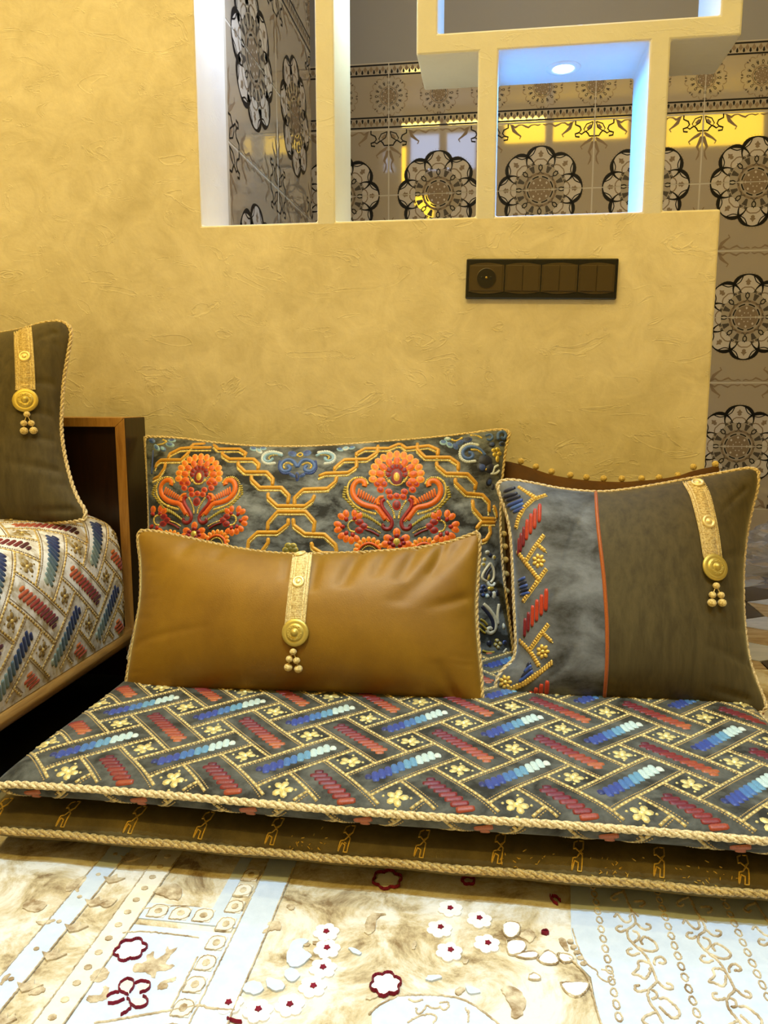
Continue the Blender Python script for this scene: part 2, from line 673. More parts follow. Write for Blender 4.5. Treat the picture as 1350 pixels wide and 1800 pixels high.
# ------------------------------------------------------------------ printed wall tiles
TW, TZ = 0.402, 0.2513


class Decal:
    def __init__(self, x0, x1, z0, z1):
        self.q, self.r = [], (x0, x1, z0, z1)

    def poly(self, pts, mat, layer=1):
        x0, x1, z0, z1 = self.r
        for ax, lim, sg in ((0, x0, 1), (0, x1, -1), (1, z0, 1), (1, z1, -1)):
            out = []
            for i in range(len(pts)):
                a, b = pts[i], pts[(i + 1) % len(pts)]
                da, db = (a[ax] - lim) * sg, (b[ax] - lim) * sg
                if da >= 0:
                    out.append(a)
                if (da >= 0) != (db >= 0):
                    t = da / (da - db)
                    out.append((a[0] + (b[0] - a[0]) * t, a[1] + (b[1] - a[1]) * t))
            pts = out
            if len(pts) < 3:
                return
        self.q.append((pts, mat, layer))

    def stroke(self, pts, w, mat, layer=2):
        P = np.array(pts, float)
        T = np.gradient(P, axis=0)
        T /= np.linalg.norm(T, axis=1)[:, None] + 1e-12
        S = np.stack([-T[:, 1], T[:, 0]], axis=1)
        w = np.broadcast_to(np.array(w, float), (len(P),))
        A, B = P + S * w[:, None] / 2, P - S * w[:, None] / 2
        for i in range(len(P) - 1):
            self.poly([tuple(A[i]), tuple(B[i]), tuple(B[i + 1]), tuple(A[i + 1])], mat, layer)


def rosette(D, cx, cz, R, big):
    def pt(r, a):
        return (cx + r * math.sin(a), cz + r * math.cos(a))

    def loc(tx, rr, a):   # tangential, radial (in R) about the spoke at angle a
        return (cx + R * (rr * math.sin(a) + tx * math.cos(a)), cz + R * (rr * math.cos(a) - tx * math.sin(a)))
    for k in range(8):
        a = k * math.pi / 4
        if big:
            lc, lr = 0.66, 0.335
            arc = [loc(lr * math.sin(t), lc + lr * math.cos(t), a) for t in np.linspace(-2.0, 2.0, 25)]
            D.poly([loc(0, 0.55, a)] + [loc(lr * math.sin(t), lc + lr * math.cos(t), a) for t in np.linspace(-1.7, 1.7, 17)], 1, 0.6)
            ww = [R * (0.028 + 0.058 * max(0, math.sin(min(1, abs(t) / 1.8) * math.pi)) ** 2) for t in np.linspace(-2.0, 2.0, 25)]
            D.stroke(arc, ww, 2)
            for t in np.linspace(-1.5, 1.5, 17):
                p = loc(lr * 1.13 * math.sin(t), lc + lr * 1.13 * math.cos(t), a)
                s = R * 0.012
                D.poly([(p[0] - s, p[1]), (p[0], p[1] - s), (p[0] + s, p[1]), (p[0], p[1] + s)], 3)
            for sg in (-1, 1):
                sw = []
                for t in np.linspace(0, 1, 11):
                    an = 0.35 + t * 1.0
                    rr = lr * (1.0 - 0.27 * math.sin(math.pi * t) ** 0.8)
                    sw.append(loc(sg * rr * math.sin(an), lc + rr * math.cos(an), a))
                D.stroke(sw, R * 0.024, 2)
                D.stroke([loc(sg * x, y, a) for x, y in ((0.0, 0.70), (0.07, 0.70), (0.13, 0.665), (0.17, 0.60))], R * 0.026, 3)
                lf = [(0.17, 0.62), (0.22, 0.60), (0.18, 0.575), (0.20, 0.54), (0.15, 0.565), (0.11, 0.57), (0.15, 0.595)]
                D.poly([loc(sg * x, y, a) for x, y in lf], 4)
            D.poly([loc(x, y, a) for x, y in ((0, 0.74), (0.05, 0.77), (0.035, 0.80), (0.07, 0.83), (0.03, 0.86), (0.0, 0.91), (-0.03, 0.86), (-0.07, 0.83), (-0.035, 0.80), (-0.05, 0.77))], 3, 1.2)
            rb = 0.50
        else:
            rb = 0.62
        # bud with crossed stems
        bud = [loc(0.042 * math.sin(t), rb + 0.055 * math.cos(t) * (1.25 if math.cos(t) > 0 else 1), a) for t in np.linspace(0, 2 * math.pi, 13)]
        D.stroke(bud, R * 0.024, 2)
        for dx in (-0.055, 0, 0.055):
            D.poly([loc(dx * 0.7 - 0.015, rb + 0.05, a), loc(dx * 0.7 + 0.015, rb + 0.05, a), loc(dx, rb + 0.105 - abs(dx) * 0.5, a)], 2)
        for sg in (-1, 1):
            D.stroke([loc(sg * x, y, a) for x, y in ((0.025, rb - 0.05), (0.0, rb - 0.085), (-0.05, rb - 0.135), (-0.085, rb - 0.13))], R * 0.02, 4)
        # striped fan half way to the next spoke
        b = a + math.pi / 8
        r0, r1 = rb - 0.09, rb + 0.06
        D.poly([loc(-0.024, r0, b), loc(0.024, r0, b), loc(0.062, r1, b), (loc(-0.062, r1, b))], 4, 1.2)
        for i in range(4):
            rr = r0 + (r1 - r0) * (i + 0.5) / 4
            hw = 0.03 + 0.036 * (i + 0.5) / 4
            D.poly([loc(-hw, rr, b), loc(hw, rr, b), loc(hw, rr + 0.02, b), loc(-hw, rr + 0.02, b)], 2)
        for dx in (-0.03, 0.03):
            D.poly([loc(dx - 0.014, r1 + 0.02, b), loc(dx + 0.014, r1 + 0.02, b), loc(dx + 0.012, r1 + 0.055, b), loc(dx - 0.012, r1 + 0.055, b)], 4)
        if not big:
            for sg, r_, o_ in ((1, 0.93, 0.0), (-1, 0.93, 0.0)):
                D.stroke([pt(R * (0.84 + 0.13 * math.sin(math.pi * t)), a + sg * (0.04 + 0.32 * t)) for t in np.linspace(0, 1, 7)], R * 0.03, 3)
                D.poly([pt(R * rr, a + sg * aa) for rr, aa in ((0.90, 0.02), (0.98, 0.07), (0.90, 0.12), (0.84, 0.06))], 4)
    ri = 0.30 if big else 0.36
    for k in range(24):
        t0, t1 = k * math.pi / 12, (k + 1) * math.pi / 12
        D.poly([pt(R * (ri + 0.045), t0), pt(R * (ri + 0.045), t1), pt(R * (ri + 0.10), t1), pt(R * (ri + 0.10), t0)], 3, 0.8)
        D.poly([(cx, cz), pt(R * (ri - 0.03), t0), pt(R * (ri - 0.03), t1)], 3, 0.7)
    for k in range(8):
        t0 = (k + 0.5) * math.pi / 4
        D.stroke([pt(R * ri, t0 + u) for u in np.linspace(-0.26, 0.26, 5)], R * 0.03, 2)
    for k in range(8):
        for rr, s in ((ri * 0.72, 0.028), (ri * 0.36, 0.016)):
            p = pt(R * rr, k * math.pi / 4 + (0.39 if rr < 0.15 else 0))
            s *= R
            D.poly([(p[0] - s, p[1]), (p[0], p[1] - s * 1.2), (p[0] + s, p[1]), (p[0], p[1] + s * 1.2)], 1, 1.4)


def corner(D, cx, cz, sx, sz):
    f = lambda pts: [(cx + sx * x, cz + sz * z) for x, z in pts]
    D.stroke(f([(0.072, 0), (0.072, 0.016), (0.055, 0.024), (0.05, 0.036), (0.058, 0.046), (0.048, 0.052), (0.04, 0.046), (0.032, 0.042), (0.024, 0.05), (0.018, 0.06), (0.0, 0.06)]), 0.0055, 2)
    D.stroke(f([(0.058, 0.046), (0.072, 0.05), (0.07, 0.06), (0.055, 0.062)]), 0.006, 2)
    D.stroke(f([(0.006, 0.008), (0.012, 0.03), (0.034, 0.044), (0.04, 0.034), (0.03, 0.016), (0.006, 0.008)]), 0.004, 2)
    D.poly(f([(0.008, 0.024), (0.024, 0.036), (0.03, 0.03), (0.016, 0.016)]), 3)
    # taupe scrolls running off along both edges
    w = [0.003, 0.006, 0.008, 0.005, 0.003, 0.006, 0.007, 0.004, 0.003, 0.005, 0.003]
    D.stroke(f([(0.078, 0.004), (0.09, 0.010), (0.10, 0.016), (0.112, 0.008), (0.124, 0.007), (0.137, 0.013), (0.15, 0.018), (0.162, 0.010), (0.174, 0.008), (0.186, 0.012), (0.197, 0.008)]), w, 3)
    D.stroke(f([(0.085, 0.008), (0.094, 0.028), (0.108, 0.04), (0.122, 0.050), (0.116, 0.060)]), [0.008, 0.013, 0.008, 0.005, 0.004], 3)
    D.stroke(f([(0.006, 0.066), (0.016, 0.075), (0.034, 0.085), (0.05, 0.098), (0.044, 0.108)]), [0.006, 0.012, 0.008, 0.005, 0.004], 3)
    D.stroke(f([(0.005, 0.08), (0.010, 0.10), (0.018, 0.118), (0.010, 0.134), (0.012, 0.15), (0.020, 0.165)]), [0.008, 0.012, 0.009, 0.005, 0.007, 0.003], 3)


def tile_mesh(name, painter):
    g = 0.0018
    D = Decal(-TW / 2 + g, TW / 2 - g, -TZ / 2 + g, TZ / 2 - g)
    painter(D)
    x, z = TW / 2 - g, TZ / 2 - g
    b = 0.0015
    V = [(-x, 0, -z), (x, 0, -z), (x, 0, z), (-x, 0, z), (-x + b, -0.004, -z + b), (x - b, -0.004, -z + b), (x - b, -0.004, z - b), (-x + b, -0.004, z - b)]
    F = [(4, 5, 6, 7), (0, 1, 5, 4), (1, 2, 6, 5), (2, 3, 7, 6), (3, 0, 4, 7)]
    MI = [0] * 5
    for pts, mat, layer in D.q:
        o = len(V)
        ar = sum(pts[i][0] * pts[(i + 1) % len(pts)][1] - pts[(i + 1) % len(pts)][0] * pts[i][1] for i in range(len(pts)))
        if ar < 0:
            pts = pts[::-1]
        V += [(p[0], -0.004 - 0.00022 * layer, p[1]) for p in pts]
        F.append(tuple(range(o, o + len(pts))))
        MI.append(mat)
    me = bpy.data.meshes.new(name)
    me.from_pydata(V, [], F)
    for m in TILE_MATS:
        me.materials.append(m)
    me.polygons.foreach_set('material_index', MI)
    me.update()
    return me


def paint_half(D):
    for sx in (-1, 1):
        corner(D, sx * TW / 2, TZ / 2, -sx, -1)
    rosette(D, 0, -TZ / 2, 0.163, True)


def paint_decor(D):
    for xx in (-TW / 2, 0, TW / 2):
        rosette(D, xx, 0, 0.079, False)
    for sg in (-1, 1):
        for zz in (0.117, 0.079):
            D.poly([(-TW, sg * zz - 0.003), (TW, sg * zz - 0.003), (TW, sg * zz + 0.003), (-TW, sg * zz + 0.003)], 2)
        for k in range(17):
            xx = (k - 8) * TW / 17
            D.poly([(xx - 0.0045, sg * 0.088), (xx, sg * 0.083), (xx + 0.0045, sg * 0.088), (xx + 0.003, sg * 0.096), (xx, sg * 0.102), (xx - 0.003, sg * 0.096)], 2)
            xx += TW / 34
            D.poly([(xx - 0.008, sg * 0.100), (xx, sg * 0.090), (xx + 0.008, sg * 0.100), (xx, sg * 0.114)], 3)


ME_HALF = tile_mesh('wall_tile', paint_half)
ME_DECOR = tile_mesh('wall_tile_decor', paint_decor)
YF = 1.70
Z_TOP = 1.6265


def tiled_wall(wall, origin, rotz, along0, n, rows_from=0):
    """rows of printed tiles on a wall; along is the wall's own left-to-right axis"""
    ca, sa = math.cos(rotz), math.sin(rotz)
    for k in range(n):
        for r in range(-1, 7):
            me = ME_DECOR if r < 0 else ME_HALF
            a = along0 + (k + 0.5) * TW
            z = Z_TOP - (r + 0.5) * TZ
            if z - TZ / 2 < -0.02:
                continue
            o = bpy.data.objects.new('wall_tile', me)
            COL.objects.link(o)
            o.location = (origin[0] + a * ca, origin[1] + a * sa, z)
            flip = math.pi if (r >= 0 and r % 2 == 1) else 0
            o.rotation_euler = (0, flip, rotz)
            o.parent = wall


mb = MB()
mb.box((-1.6, YF - 0.0032, -0.012), (3.2, YF + 0.1, Z_TOP + TZ), 0)
mb.box((-1.6, YF - 0.0032, Z_TOP + TZ), (3.2, YF + 0.1, 3.0), 1)
wall_far = struct('wall_far', mb, [M_GROUT, M_GREYWALL], smooth=False)
mb = MB(); mb.box((-1.6, YF - 0.0072, -0.012), (3.2, YF - 0.0033, Z_TOP - 6 * TZ - 0.002)); struct('baseboard_far', mb, M_TILE, smooth=False)
tiled_wall(wall_far, (0, YF, 0), 0.0, -0.443 - 3 * TW, 10)
XL = -0.60
mb = MB()
mb.box((XL - 0.1, TH + 0.001, -0.012), (XL + 0.0032, 0.985, 3.0), 0)
wall_cl = struct('wall_corridor_left', mb, [M_GROUT], smooth=False)
tiled_wall(wall_cl, (XL, 0, 0), math.pi / 2, 0.19, 2)

# ------------------------------------------------------------------ rug(s) and their woven pattern
def rug_map(px, py):
    p = on_plane(px, py, (0, 0, 0.0), np.array([0, 0, 1.0]))
    return p[:2]


t = NT('rug_cream_pile')
v = t.coords()
n1 = t.noise(v, 15, 9, 0.72, 0.5)
n2 = t.noise(v, 160, 3, 0.6)
c = t.ramp(n1, [(0.36, srgb(132, 106, 66)), (0.46, srgb(200, 182, 142)), (0.58, srgb(232, 226, 212))])
t.l(c, t.b.inputs['Base Color'])
t.set(Roughness=0.85, Sheen_Weight=0.3)
p_ = t.bump(n2, 0.5, 0.002)
t.bump(n1, 0.4, 0.006, p_)
M_RUG = t.m
M_RUG_PALE = velvet('rug_pale_ground', srgb(192, 204, 218), srgb(206, 216, 228), 60, (1, 1, 1), 0.3, 0.7, 0.2)
M_RUG_IVORY = velvet('rug_ivory_band', srgb(222, 214, 196), srgb(236, 230, 216), 60, (1, 1, 1), 0.3, 0.7, 0.2)
M_RUG_WHITE = velvet('rug_white_pile', srgb(238, 234, 226), srgb(250, 248, 242), 90, (1, 1, 1), 0.3, 0.7, 0.2)
M_RUG_TAN = velvet('rug_tan_pile', srgb(146, 120, 84), srgb(226, 212, 180), 60, (1, 1, 1), 0.35, 0.65, 0.2)
M_RUG_RED = velvet('rug_maroon_pile', srgb(104, 6, 30), srgb(136, 12, 42), 60, (1, 1, 1), 0.3, 0.7, 0.2)

rug = thing('rug', 'large cream carpet with pale panels, beige scrolls and maroon flowers under the floor mattress', 'rug', (-0.3, -1.0, -0.012))


def rug_body(x0, x1, y0, y1, name, root, z=0.0):
    mb = MB()
    nx, ny = 30, 30
    vs_, fs = [], []
    for j in range(ny + 1):
        for i in range(nx + 1):
            vs_.append((x0 + (x1 - x0) * i / nx, y0 + (y1 - y0) * j / ny, z + 0.0004 * math.sin(i * 1.7) * math.sin(j * 2.1)))
    for j in range(ny):
        for i in range(nx):
            a = j * (nx + 1) + i
            fs.append((a, a + 1, a + nx + 2, a + nx + 1))
    b = len(vs_)
    vs_ += [(x0, y0, -0.012), (x1, y0, -0.012), (x1, y1, -0.012), (x0, y1, -0.012)]
    cs = [0, nx, (ny + 1) * (nx + 1) - 1, ny * (nx + 1)]
    for i in range(4):
        k = (i + 1) % 4
        fs.append((b + i, b + k, cs[k], cs[i]))
    mb.add(vs_, fs)
    return adopt(mb.build(name, M_RUG, None), root)


rug_body(-0.635, 0.405, -2.6, -0.46, 'pile', rug, -0.0006)


class RugArt:
    """patches and drawn lines of pile lying on the rug, in floor metres"""
    def __init__(self, edge=True):
        self.mb = MB()
        self.edge = edge      # stop at the rug's right-hand edge

    def patch(self, pts, z, metric=False, soft=False):
        q = [tuple(p) if metric else tuple(rug_map(*p)) for p in pts]
        if self.edge:
            q = [(min(a, 0.401 - 0.0005 * (i % 2)), b) for i, (a, b) in enumerate(q)]
        if soft:
            for _ in range(2):
                q = [(a[0] * (1 - t) + b[0] * t, a[1] * (1 - t) + b[1] * t) for a, b in zip(q, q[1:] + q[:1]) for t in (0.25, 0.75)]
            q = [(a + random.gauss(0, 0.0005), b + random.gauss(0, 0.0005)) for a, b in q]
        ar = sum(q[i][0] * q[(i + 1) % len(q)][1] - q[(i + 1) % len(q)][0] * q[i][1] for i in range(len(q)))
        if ar < 0:
            q = q[::-1]
        n = len(q)
        self.mb.add([(a, b, z) for a, b in q] + [(a, b, -0.0006) for a, b in q],
                    [tuple(range(n))] + [(n + i, n + (i + 1) % n, (i + 1) % n, i) for i in range(n)])

    def line(self, pts, w, h=0.0012, metric=False):
        q = [tuple(p) if metric else tuple(rug_map(*p)) for p in pts]
        M = lambda a, b: None if a > 0.400 and self.edge else (np.array([a, b, 0.0004]), np.array([0, 0, 1.0]))
        q = resample(smooth2(q, 2) if len(q) > 2 else q, 0.0022)
        q = [p + np.array([random.gauss(0, 0.00028), random.gauss(0, 0.00028)]) for p in q]
        stroke(self.mb, M, q, w * 1.2, h, (1, 1, 1, 0), step=0.004)

    def done(self, name, mat, root):
        return adopt(self.mb.build(name, mat, None, smooth=False, kind='stuff'), root)


def crop(x0, y0, s):
    return lambda *pts: [(x0 + a / s, y0 + b / s) for a, b in pts]


R1 = crop(0, 1450, 3.857)
R2 = crop(350, 1500, 3.857)
R3 = crop(700, 1550, 3.857)
R4 = crop(1000, 1550, 3.857)
pale, ivory, tan, white, red = RugArt(), RugArt(), RugArt(), RugArt(), RugArt()
# straight bands run along the rug's own y axis
def band(art, x0, x1, y0, y1, z):
    art.patch([(x0, y0), (x1, y0), (x1, y1), (x0, y1)], z, True)


band(pale, -0.468, -0.440, -1.25, -0.70, 0.0006)
band(ivory, -0.402, -0.374, -1.25, -0.70, 0.0007)
band(pale, -0.372, -0.262, -1.25, -0.842, 0.0006)
band(pale, -0.372, -0.262, -0.832, -0.806, 0.0008)
band(pale, -0.262, -0.228, -1.25, -0.70, 0.0006)
band(pale, -0.298, -0.284, -0.83, -0.70, 0.0006)
pale.patch(R4((10, 20), (15, 330), (60, 560), (150, 650), (170, 760), (215, 964)) + [(1075, 1860), (1090, 1960), (1560, 1960), (1450, 1560), (1003, 1545)], 0.0006)
pale.patch(R3((-110, 815), (0, 778), (150, 767), (300, 777), (420, 792), (520, 842), (620, 920), (700, 985), (760, 1080), (-180, 1080), (-180, 900)), 0.0008)
for x in (-0.468, -0.440, -0.402, -0.374, -0.262, -0.228):
    tan.line([(x, -0.72), (x + 0.001, -0.86), (x, -1.0), (x, -1.2)], 0.0016, 0.0012, True)
for k in range(13):
    yy = -0.72 - k * 0.021
    tan.patch(ell(-0.388, yy, 0.0042, 0.0036, 0, 8), 0.0018, True)
    if k % 2 == 0:
        tan.patch(ell(-0.454, yy - 0.004, 0.003, 0.0026, 0, 7), 0.0016, True)
        lf = [(-0.434 + dx, yy - 0.01 + dy) for dx, dy in ((0.0, -0.008), (0.008, -0.004), (0.015, 0.004), (0.006, 0.003), (0.002, 0.010), (-0.004, 0.002), (-0.012, 0.003), (-0.006, -0.003))]
        tan.patch(lf, 0.0016, True)
# squares in the ladder panel
for k in range(6):
    x0, y0 = -0.365 + 0.026 * k, -0.829
    if k < 3:
        q = [(x0, y0), (x0 + 0.02, y0), (x0 + 0.02, y0 + 0.02), (x0, y0 + 0.02)]
        ivory.patch(q, 0.0016, True)
        tan.line(q + q[:1], 0.0012, 0.0018, True)
        tan.patch(ell(x0 + 0.010, y0 + 0.010, 0.0045, 0.0045, 0, 7), 0.0022, True)
for k in range(9):
    x0, y0 = -0.283, -0.752 - 0.029 * k
    q = [(x0, y0), (x0 + 0.018, y0), (x0 + 0.018, y0 + 0.02), (x0, y0 + 0.02)]
    ivory.patch(q, 0.0016, True)
    tan.line(q + q[:1], 0.0012, 0.0018, True)
    tan.patch(ell(x0 + 0.009, y0 + 0.010, 0.004, 0.005, 0, 7), 0.0022, True)
tan.line(R1((1340, 900), (1290, 1000), (1160, 1250)), 0.0018)
tan.line(R1((640, 1350), (900, 1310), (1100, 1270), (1260, 1250), (1350, 1225)) + R2((80, 1060), (240, 1070)), 0.0022)
tan.line(R1((960, 575), (1200, 550), (1350, 560)), 0.0014)
tan.line(R1((830, 735), (1000, 725), (1350, 770)), 0.0014)
# leaf clumps of tan pile
for q in (R1((1000, 890), (1050, 850), (1040, 930), (1120, 880), (1130, 820), (1150, 860), (1220, 825), (1150, 900), (1110, 960), (1200, 945), (1130, 1000), (1060, 990), (1050, 1060), (1000, 1000), (890, 1010), (910, 940), (980, 950)),
          R1((1060, 1080), (1200, 1030), (1190, 1065), (1120, 1080), (1150, 1110), (1070, 1130)),
          R1((580, 1190), (600, 1155), (690, 1165), (700, 1090), (745, 1110), (740, 1170), (690, 1205), (600, 1210)),
          R1((600, 1040), (660, 980), (740, 970), (740, 1030), (680, 1075), (620, 1070)),
          R1((1020, 460), (1110, 410), (1230, 400), (1235, 510), (1160, 510), (1100, 480)),
          R1((440, 410), (560, 350), (600, 360), (540, 420), (530, 470), (510, 440), (450, 460)),
          R1((660, 540), (700, 500), (800, 500), (770, 540), (720, 570)),
          R1((230, 655), (300, 660), (380, 640), (370, 665), (280, 685)),
          R1((130, 560), (220, 500), (330, 530), (300, 570), (230, 600)),
          R1((180, 1140), (260, 1100), (320, 1105), (280, 1150), (200, 1160)),
          R1((0, 1050), (90, 1000), (40, 1060), (0, 1110)),
          R1((40, 1320), (110, 1270), (100, 1330), (60, 1350)),
          R2((460, 470), (560, 460), (555, 530), (510, 515), (440, 550), (420, 545), (480, 505)),
          R2((580, 355), (630, 345), (660, 375), (620, 390)),
          R2((1130, 440), (1190, 410), (1290, 410), (1200, 440), (1190, 540), (1120, 560)),
          R2((760, 600), (870, 590), (880, 610), (780, 625)), R2((750, 710), (870, 715), (850, 735), (760, 730)),
          R2((680, 620), (750, 600), (750, 640)), R2((660, 670), (740, 650), (745, 680), (665, 680)),
          R2((1110, 1000), (1180, 950), (1220, 960), (1190, 990)),
          R3((690, 730), (760, 700), (850, 760), (870, 850), (820, 930), (770, 930), (760, 850), (720, 770)),
          R3((830, 340), (900, 330), (940, 360), (890, 430), (870, 390), (820, 390)),
          R3((1080, 390), (1120, 380), (1160, 450), (1150, 480), (1110, 440)),
          R3((370, 745), (430, 710), (460, 740), (410, 780)),
          R3((430, 560), (440, 530), (480, 520), (470, 560)),
          R3((90, 440), (110, 390), (130, 430), (100, 470))):
    tan.patch(q, 0.00105, soft=True)
# white blossoms
for (cx, cy) in R2((862, 540), (867, 655), (840, 785), (770, 910), (615, 1035), (400, 1075), (200, 1020), (1265, 895), (1275, 185)) + R3((352, 188), (550, 262), (280, 325), (600, 425), (345, 480)) + R1((885, 855)):
    c = rug_map(cx, cy)
    for k in range(6):
        a = k * math.pi / 3 + 0.4
        white.patch(ell(c[0] + 0.0085 * math.cos(a), c[1] + 0.0085 * math.sin(a), 0.0058, 0.0058, 0, 9), 0.0012 + 0.00004 * k, True)
    white.patch(ell(c[0], c[1], 0.0085, 0.0085, 0, 9), 0.0016, True)
for q in (R2((640, 580), (760, 590), (680, 650), (770, 690), (740, 730), (680, 780), (600, 770), (590, 700)), R2((440, 850), (560, 860), (590, 930), (480, 940)),
          R2((560, 800), (660, 780), (690, 850), (610, 890)), R2((270, 920), (340, 870), (430, 880), (430, 960), (330, 960)),
          R3((180, 670), (210, 640), (300, 640), (290, 665), (220, 680)), R3((440, 700), (590, 750), (480, 780)), R2((1000, 650), (1040, 640), (1110, 680), (1080, 700))):
    pale.patch(q, 0.0015, soft=True)
for q in (R3((705, 300), (740, 270), (840, 290), (800, 390), (720, 380)), R3((735, 400), (870, 400), (860, 480), (780, 510), (740, 490)),
          R3((780, 500), (940, 470), (950, 520), (860, 530)), R3((940, 530), (1010, 460), (1080, 510), (1090, 560), (1000, 570)), R3((1080, 490), (1180, 500), (1190, 540), (1110, 560)),
          R3((1100, 690), (1290, 680), (1290, 730), (1210, 800), (1120, 740)), R3((890, 640), (930, 620), (985, 670), (880, 670))):
    white.patch(q, 0.0012, soft=True)
    tan.line(q + q[:1], 0.0011, 0.0016)
# maroon flowers and dots
for cx, cy in R2((862, 540), (867, 650), (840, 783), (775, 910), (615, 1035), (402, 1068), (200, 1022)) + R3((352, 188), (550, 255), (287, 317), (608, 425), (355, 472)):
    c = rug_map(cx, cy)
    red.patch([(c[0] + r_ * math.cos(a), c[1] + r_ * math.sin(a)) for a, r_ in [(k * math.pi / 5, (0.0036 if k % 2 == 0 else 0.0024)) for k in range(10)]], 0.0030, True)


def red_flower(center, r, lobes, rot=0.3, w=0.0012):
    c = rug_map(*center)
    pts = []
    for k in range(lobes * 8 + 1):
        a = 2 * math.pi * k / (lobes * 8)
        rr = r * (0.72 + 0.28 * abs(math.sin(a * lobes / 2 + rot)) ** 0.7)
        pts.append((c[0] + rr * math.cos(a), c[1] + rr * math.sin(a)))
    red.line(pts, w, 0.0034, True)
    return c


red_flower(R1((885, 855))[0], 0.0165, 6)
red_flower(R2((1275, 185))[0], 0.018, 6)
red_flower(R2((1265, 895))[0], 0.0155, 6)
red_flower(R3((475, 0))[0], 0.008, 5)
red.line(R1((870, 1160), (810, 1140), (805, 1090), (860, 1050), (910, 1060), (905, 1110), (880, 1150)), 0.0013, 0.0034)
red.line(R1((915, 1085), (960, 1065), (1025, 1080), (1010, 1130), (945, 1150)), 0.0013, 0.0034)
red.line(R1((970, 1170), (1005, 1190), (990, 1240), (930, 1255), (885, 1230), (880, 1200), (860, 1185)), 0.0013, 0.0034)
red.line(R1((810, 1145), (760, 1150), (725, 1175)), 0.0012, 0.0034)
red.line(R1((730, 1220), (790, 1220), (845, 1190)), 0.0016, 0.0034)
red.line(R1((890, 1245), (860, 1280), (815, 1300)), 0.0015, 0.0034)
red.line(R3((1028, 98), (1050, 140), (1080, 162)), 0.0015, 0.0034)
red.line(R3((1040, 105), (1075, 108), (1100, 140)), 0.0015, 0.0034)
red.line(R3((970, 350), (995, 338), (1025, 350), (1000, 364), (970, 350)), 0.0013, 0.0034)
red.line(R2((190, 1130), (230, 1145), (290, 1155)), 0.0015, 0.0034)
for q in (R1((870, 1160), (810, 1140), (805, 1090), (860, 1055), (905, 1080)), R1((950, 1140), (930, 1085), (1015, 1085), (1000, 1130)), R1((890, 1230), (900, 1180), (980, 1185), (985, 1235))):
    ivory.patch(q, 0.0012)
# chain lines and leafy scrolls on the pale field
for k in range(5):
    x = 0.124 + 0.0715 * k
    for j in range(22):
        yy = -0.706 - j * 0.0148
        tan.line([(x + 0.0032 * math.sin(a), yy - 0.0055 * math.cos(a)) for a in np.linspace(0, 2 * math.pi, 9)], 0.0015, 0.0014, True)
vine = [[(370, 60), (400, 150), (440, 230), (460, 290), (390, 330), (400, 390), (460, 450), (520, 500), (550, 560), (590, 650), (600, 690), (530, 740), (540, 820), (590, 880), (640, 964)],
        [(455, 285), (500, 330), (545, 330), (560, 300), (520, 290)], [(390, 330), (350, 350), (320, 330), (330, 305), (365, 310)],
        [(305, 245), (330, 215), (350, 255), (390, 290), (420, 270), (410, 225), (450, 215), (470, 240)], [(430, 340), (470, 350), (480, 390), (440, 420)],
        [(460, 450), (560, 490), (620, 450), (520, 370), (480, 400), (500, 430)], [(480, 490), (430, 510), (395, 490), (400, 465), (430, 460)],
        [(580, 570), (580, 530), (620, 510), (660, 540), (650, 565), (610, 555)], [(550, 560), (500, 540), (460, 550), (480, 580), (460, 610), (420, 635), (480, 640), (510, 670), (545, 640), (550, 590)],
        [(600, 680), (650, 730), (695, 740), (705, 710), (660, 690)], [(530, 740), (480, 755), (445, 740), (450, 710), (480, 710)], [(560, 740), (600, 760), (590, 800), (560, 800)],
        [(610, 850), (710, 950), (770, 895), (660, 790), (610, 800)], [(590, 890), (540, 910), (500, 930), (500, 960), (540, 980)],
        [(370, 70), (310, 90), (280, 110), (300, 135), (330, 120)], [(440, 140), (500, 130), (520, 160), (480, 175)]]
for k in range(4):
    for s in vine:
        q = [np.array(rug_map(*p)) + np.array([0.0715 * k, 0.0]) for p in R4(*s)]
        tan.line([tuple(p) for p in q], 0.0024, 0.0016, True)
tan.line(R3((1180, 320), (1210, 430), (1270, 560), (1350, 610)) + R4((190, 640), (250, 690), (300, 670), (300, 610), (220, 600)), 0.0014)
tan.line(R4((0, 520), (60, 570), (130, 650), (160, 760), (215, 964)) + [(1080, 1850)], 0.0016)
tan.line(R3((0, 780), (150, 770), (300, 778), (420, 795), (520, 845), (620, 922), (690, 975)) + [(905, 1850)], 0.0020)
tan.line(R3((-200, 900), (-110, 830), (0, 780)), 0.0018)
for k in range(5):
    tan.patch(ell(*(rug_map(*R3((1168 + 22 * k, 410 + 38 * k))[0])), 0.0035, 0.003, 0.4, 7), 0.0018, True)
tan.line(R3((70, 800), (110, 825), (165, 805)), 0.0022)
tan.line(R3((120, 860), (130, 910), (170, 890), (190, 840), (230, 870), (280, 860)), 0.0018)
tan.line(R3((280, 830), (330, 815), (350, 850), (310, 885), (280, 850)), 0.0018)
tan.line(R3((60, 964), (130, 920), (210, 900), (270, 920), (240, 964)), 0.0018)
tan.line(R3((455, 860), (470, 900), (480, 870), (475, 964)), 0.0018)
pale.done('pale_panel', M_RUG_PALE, rug)
ivory.done('ivory_band', M_RUG_IVORY, rug)
white.done('white_blossom', M_RUG_WHITE, rug)
tan.done('beige_scroll', M_RUG_TAN, rug)
red.done('maroon_flower', M_RUG_RED, rug)

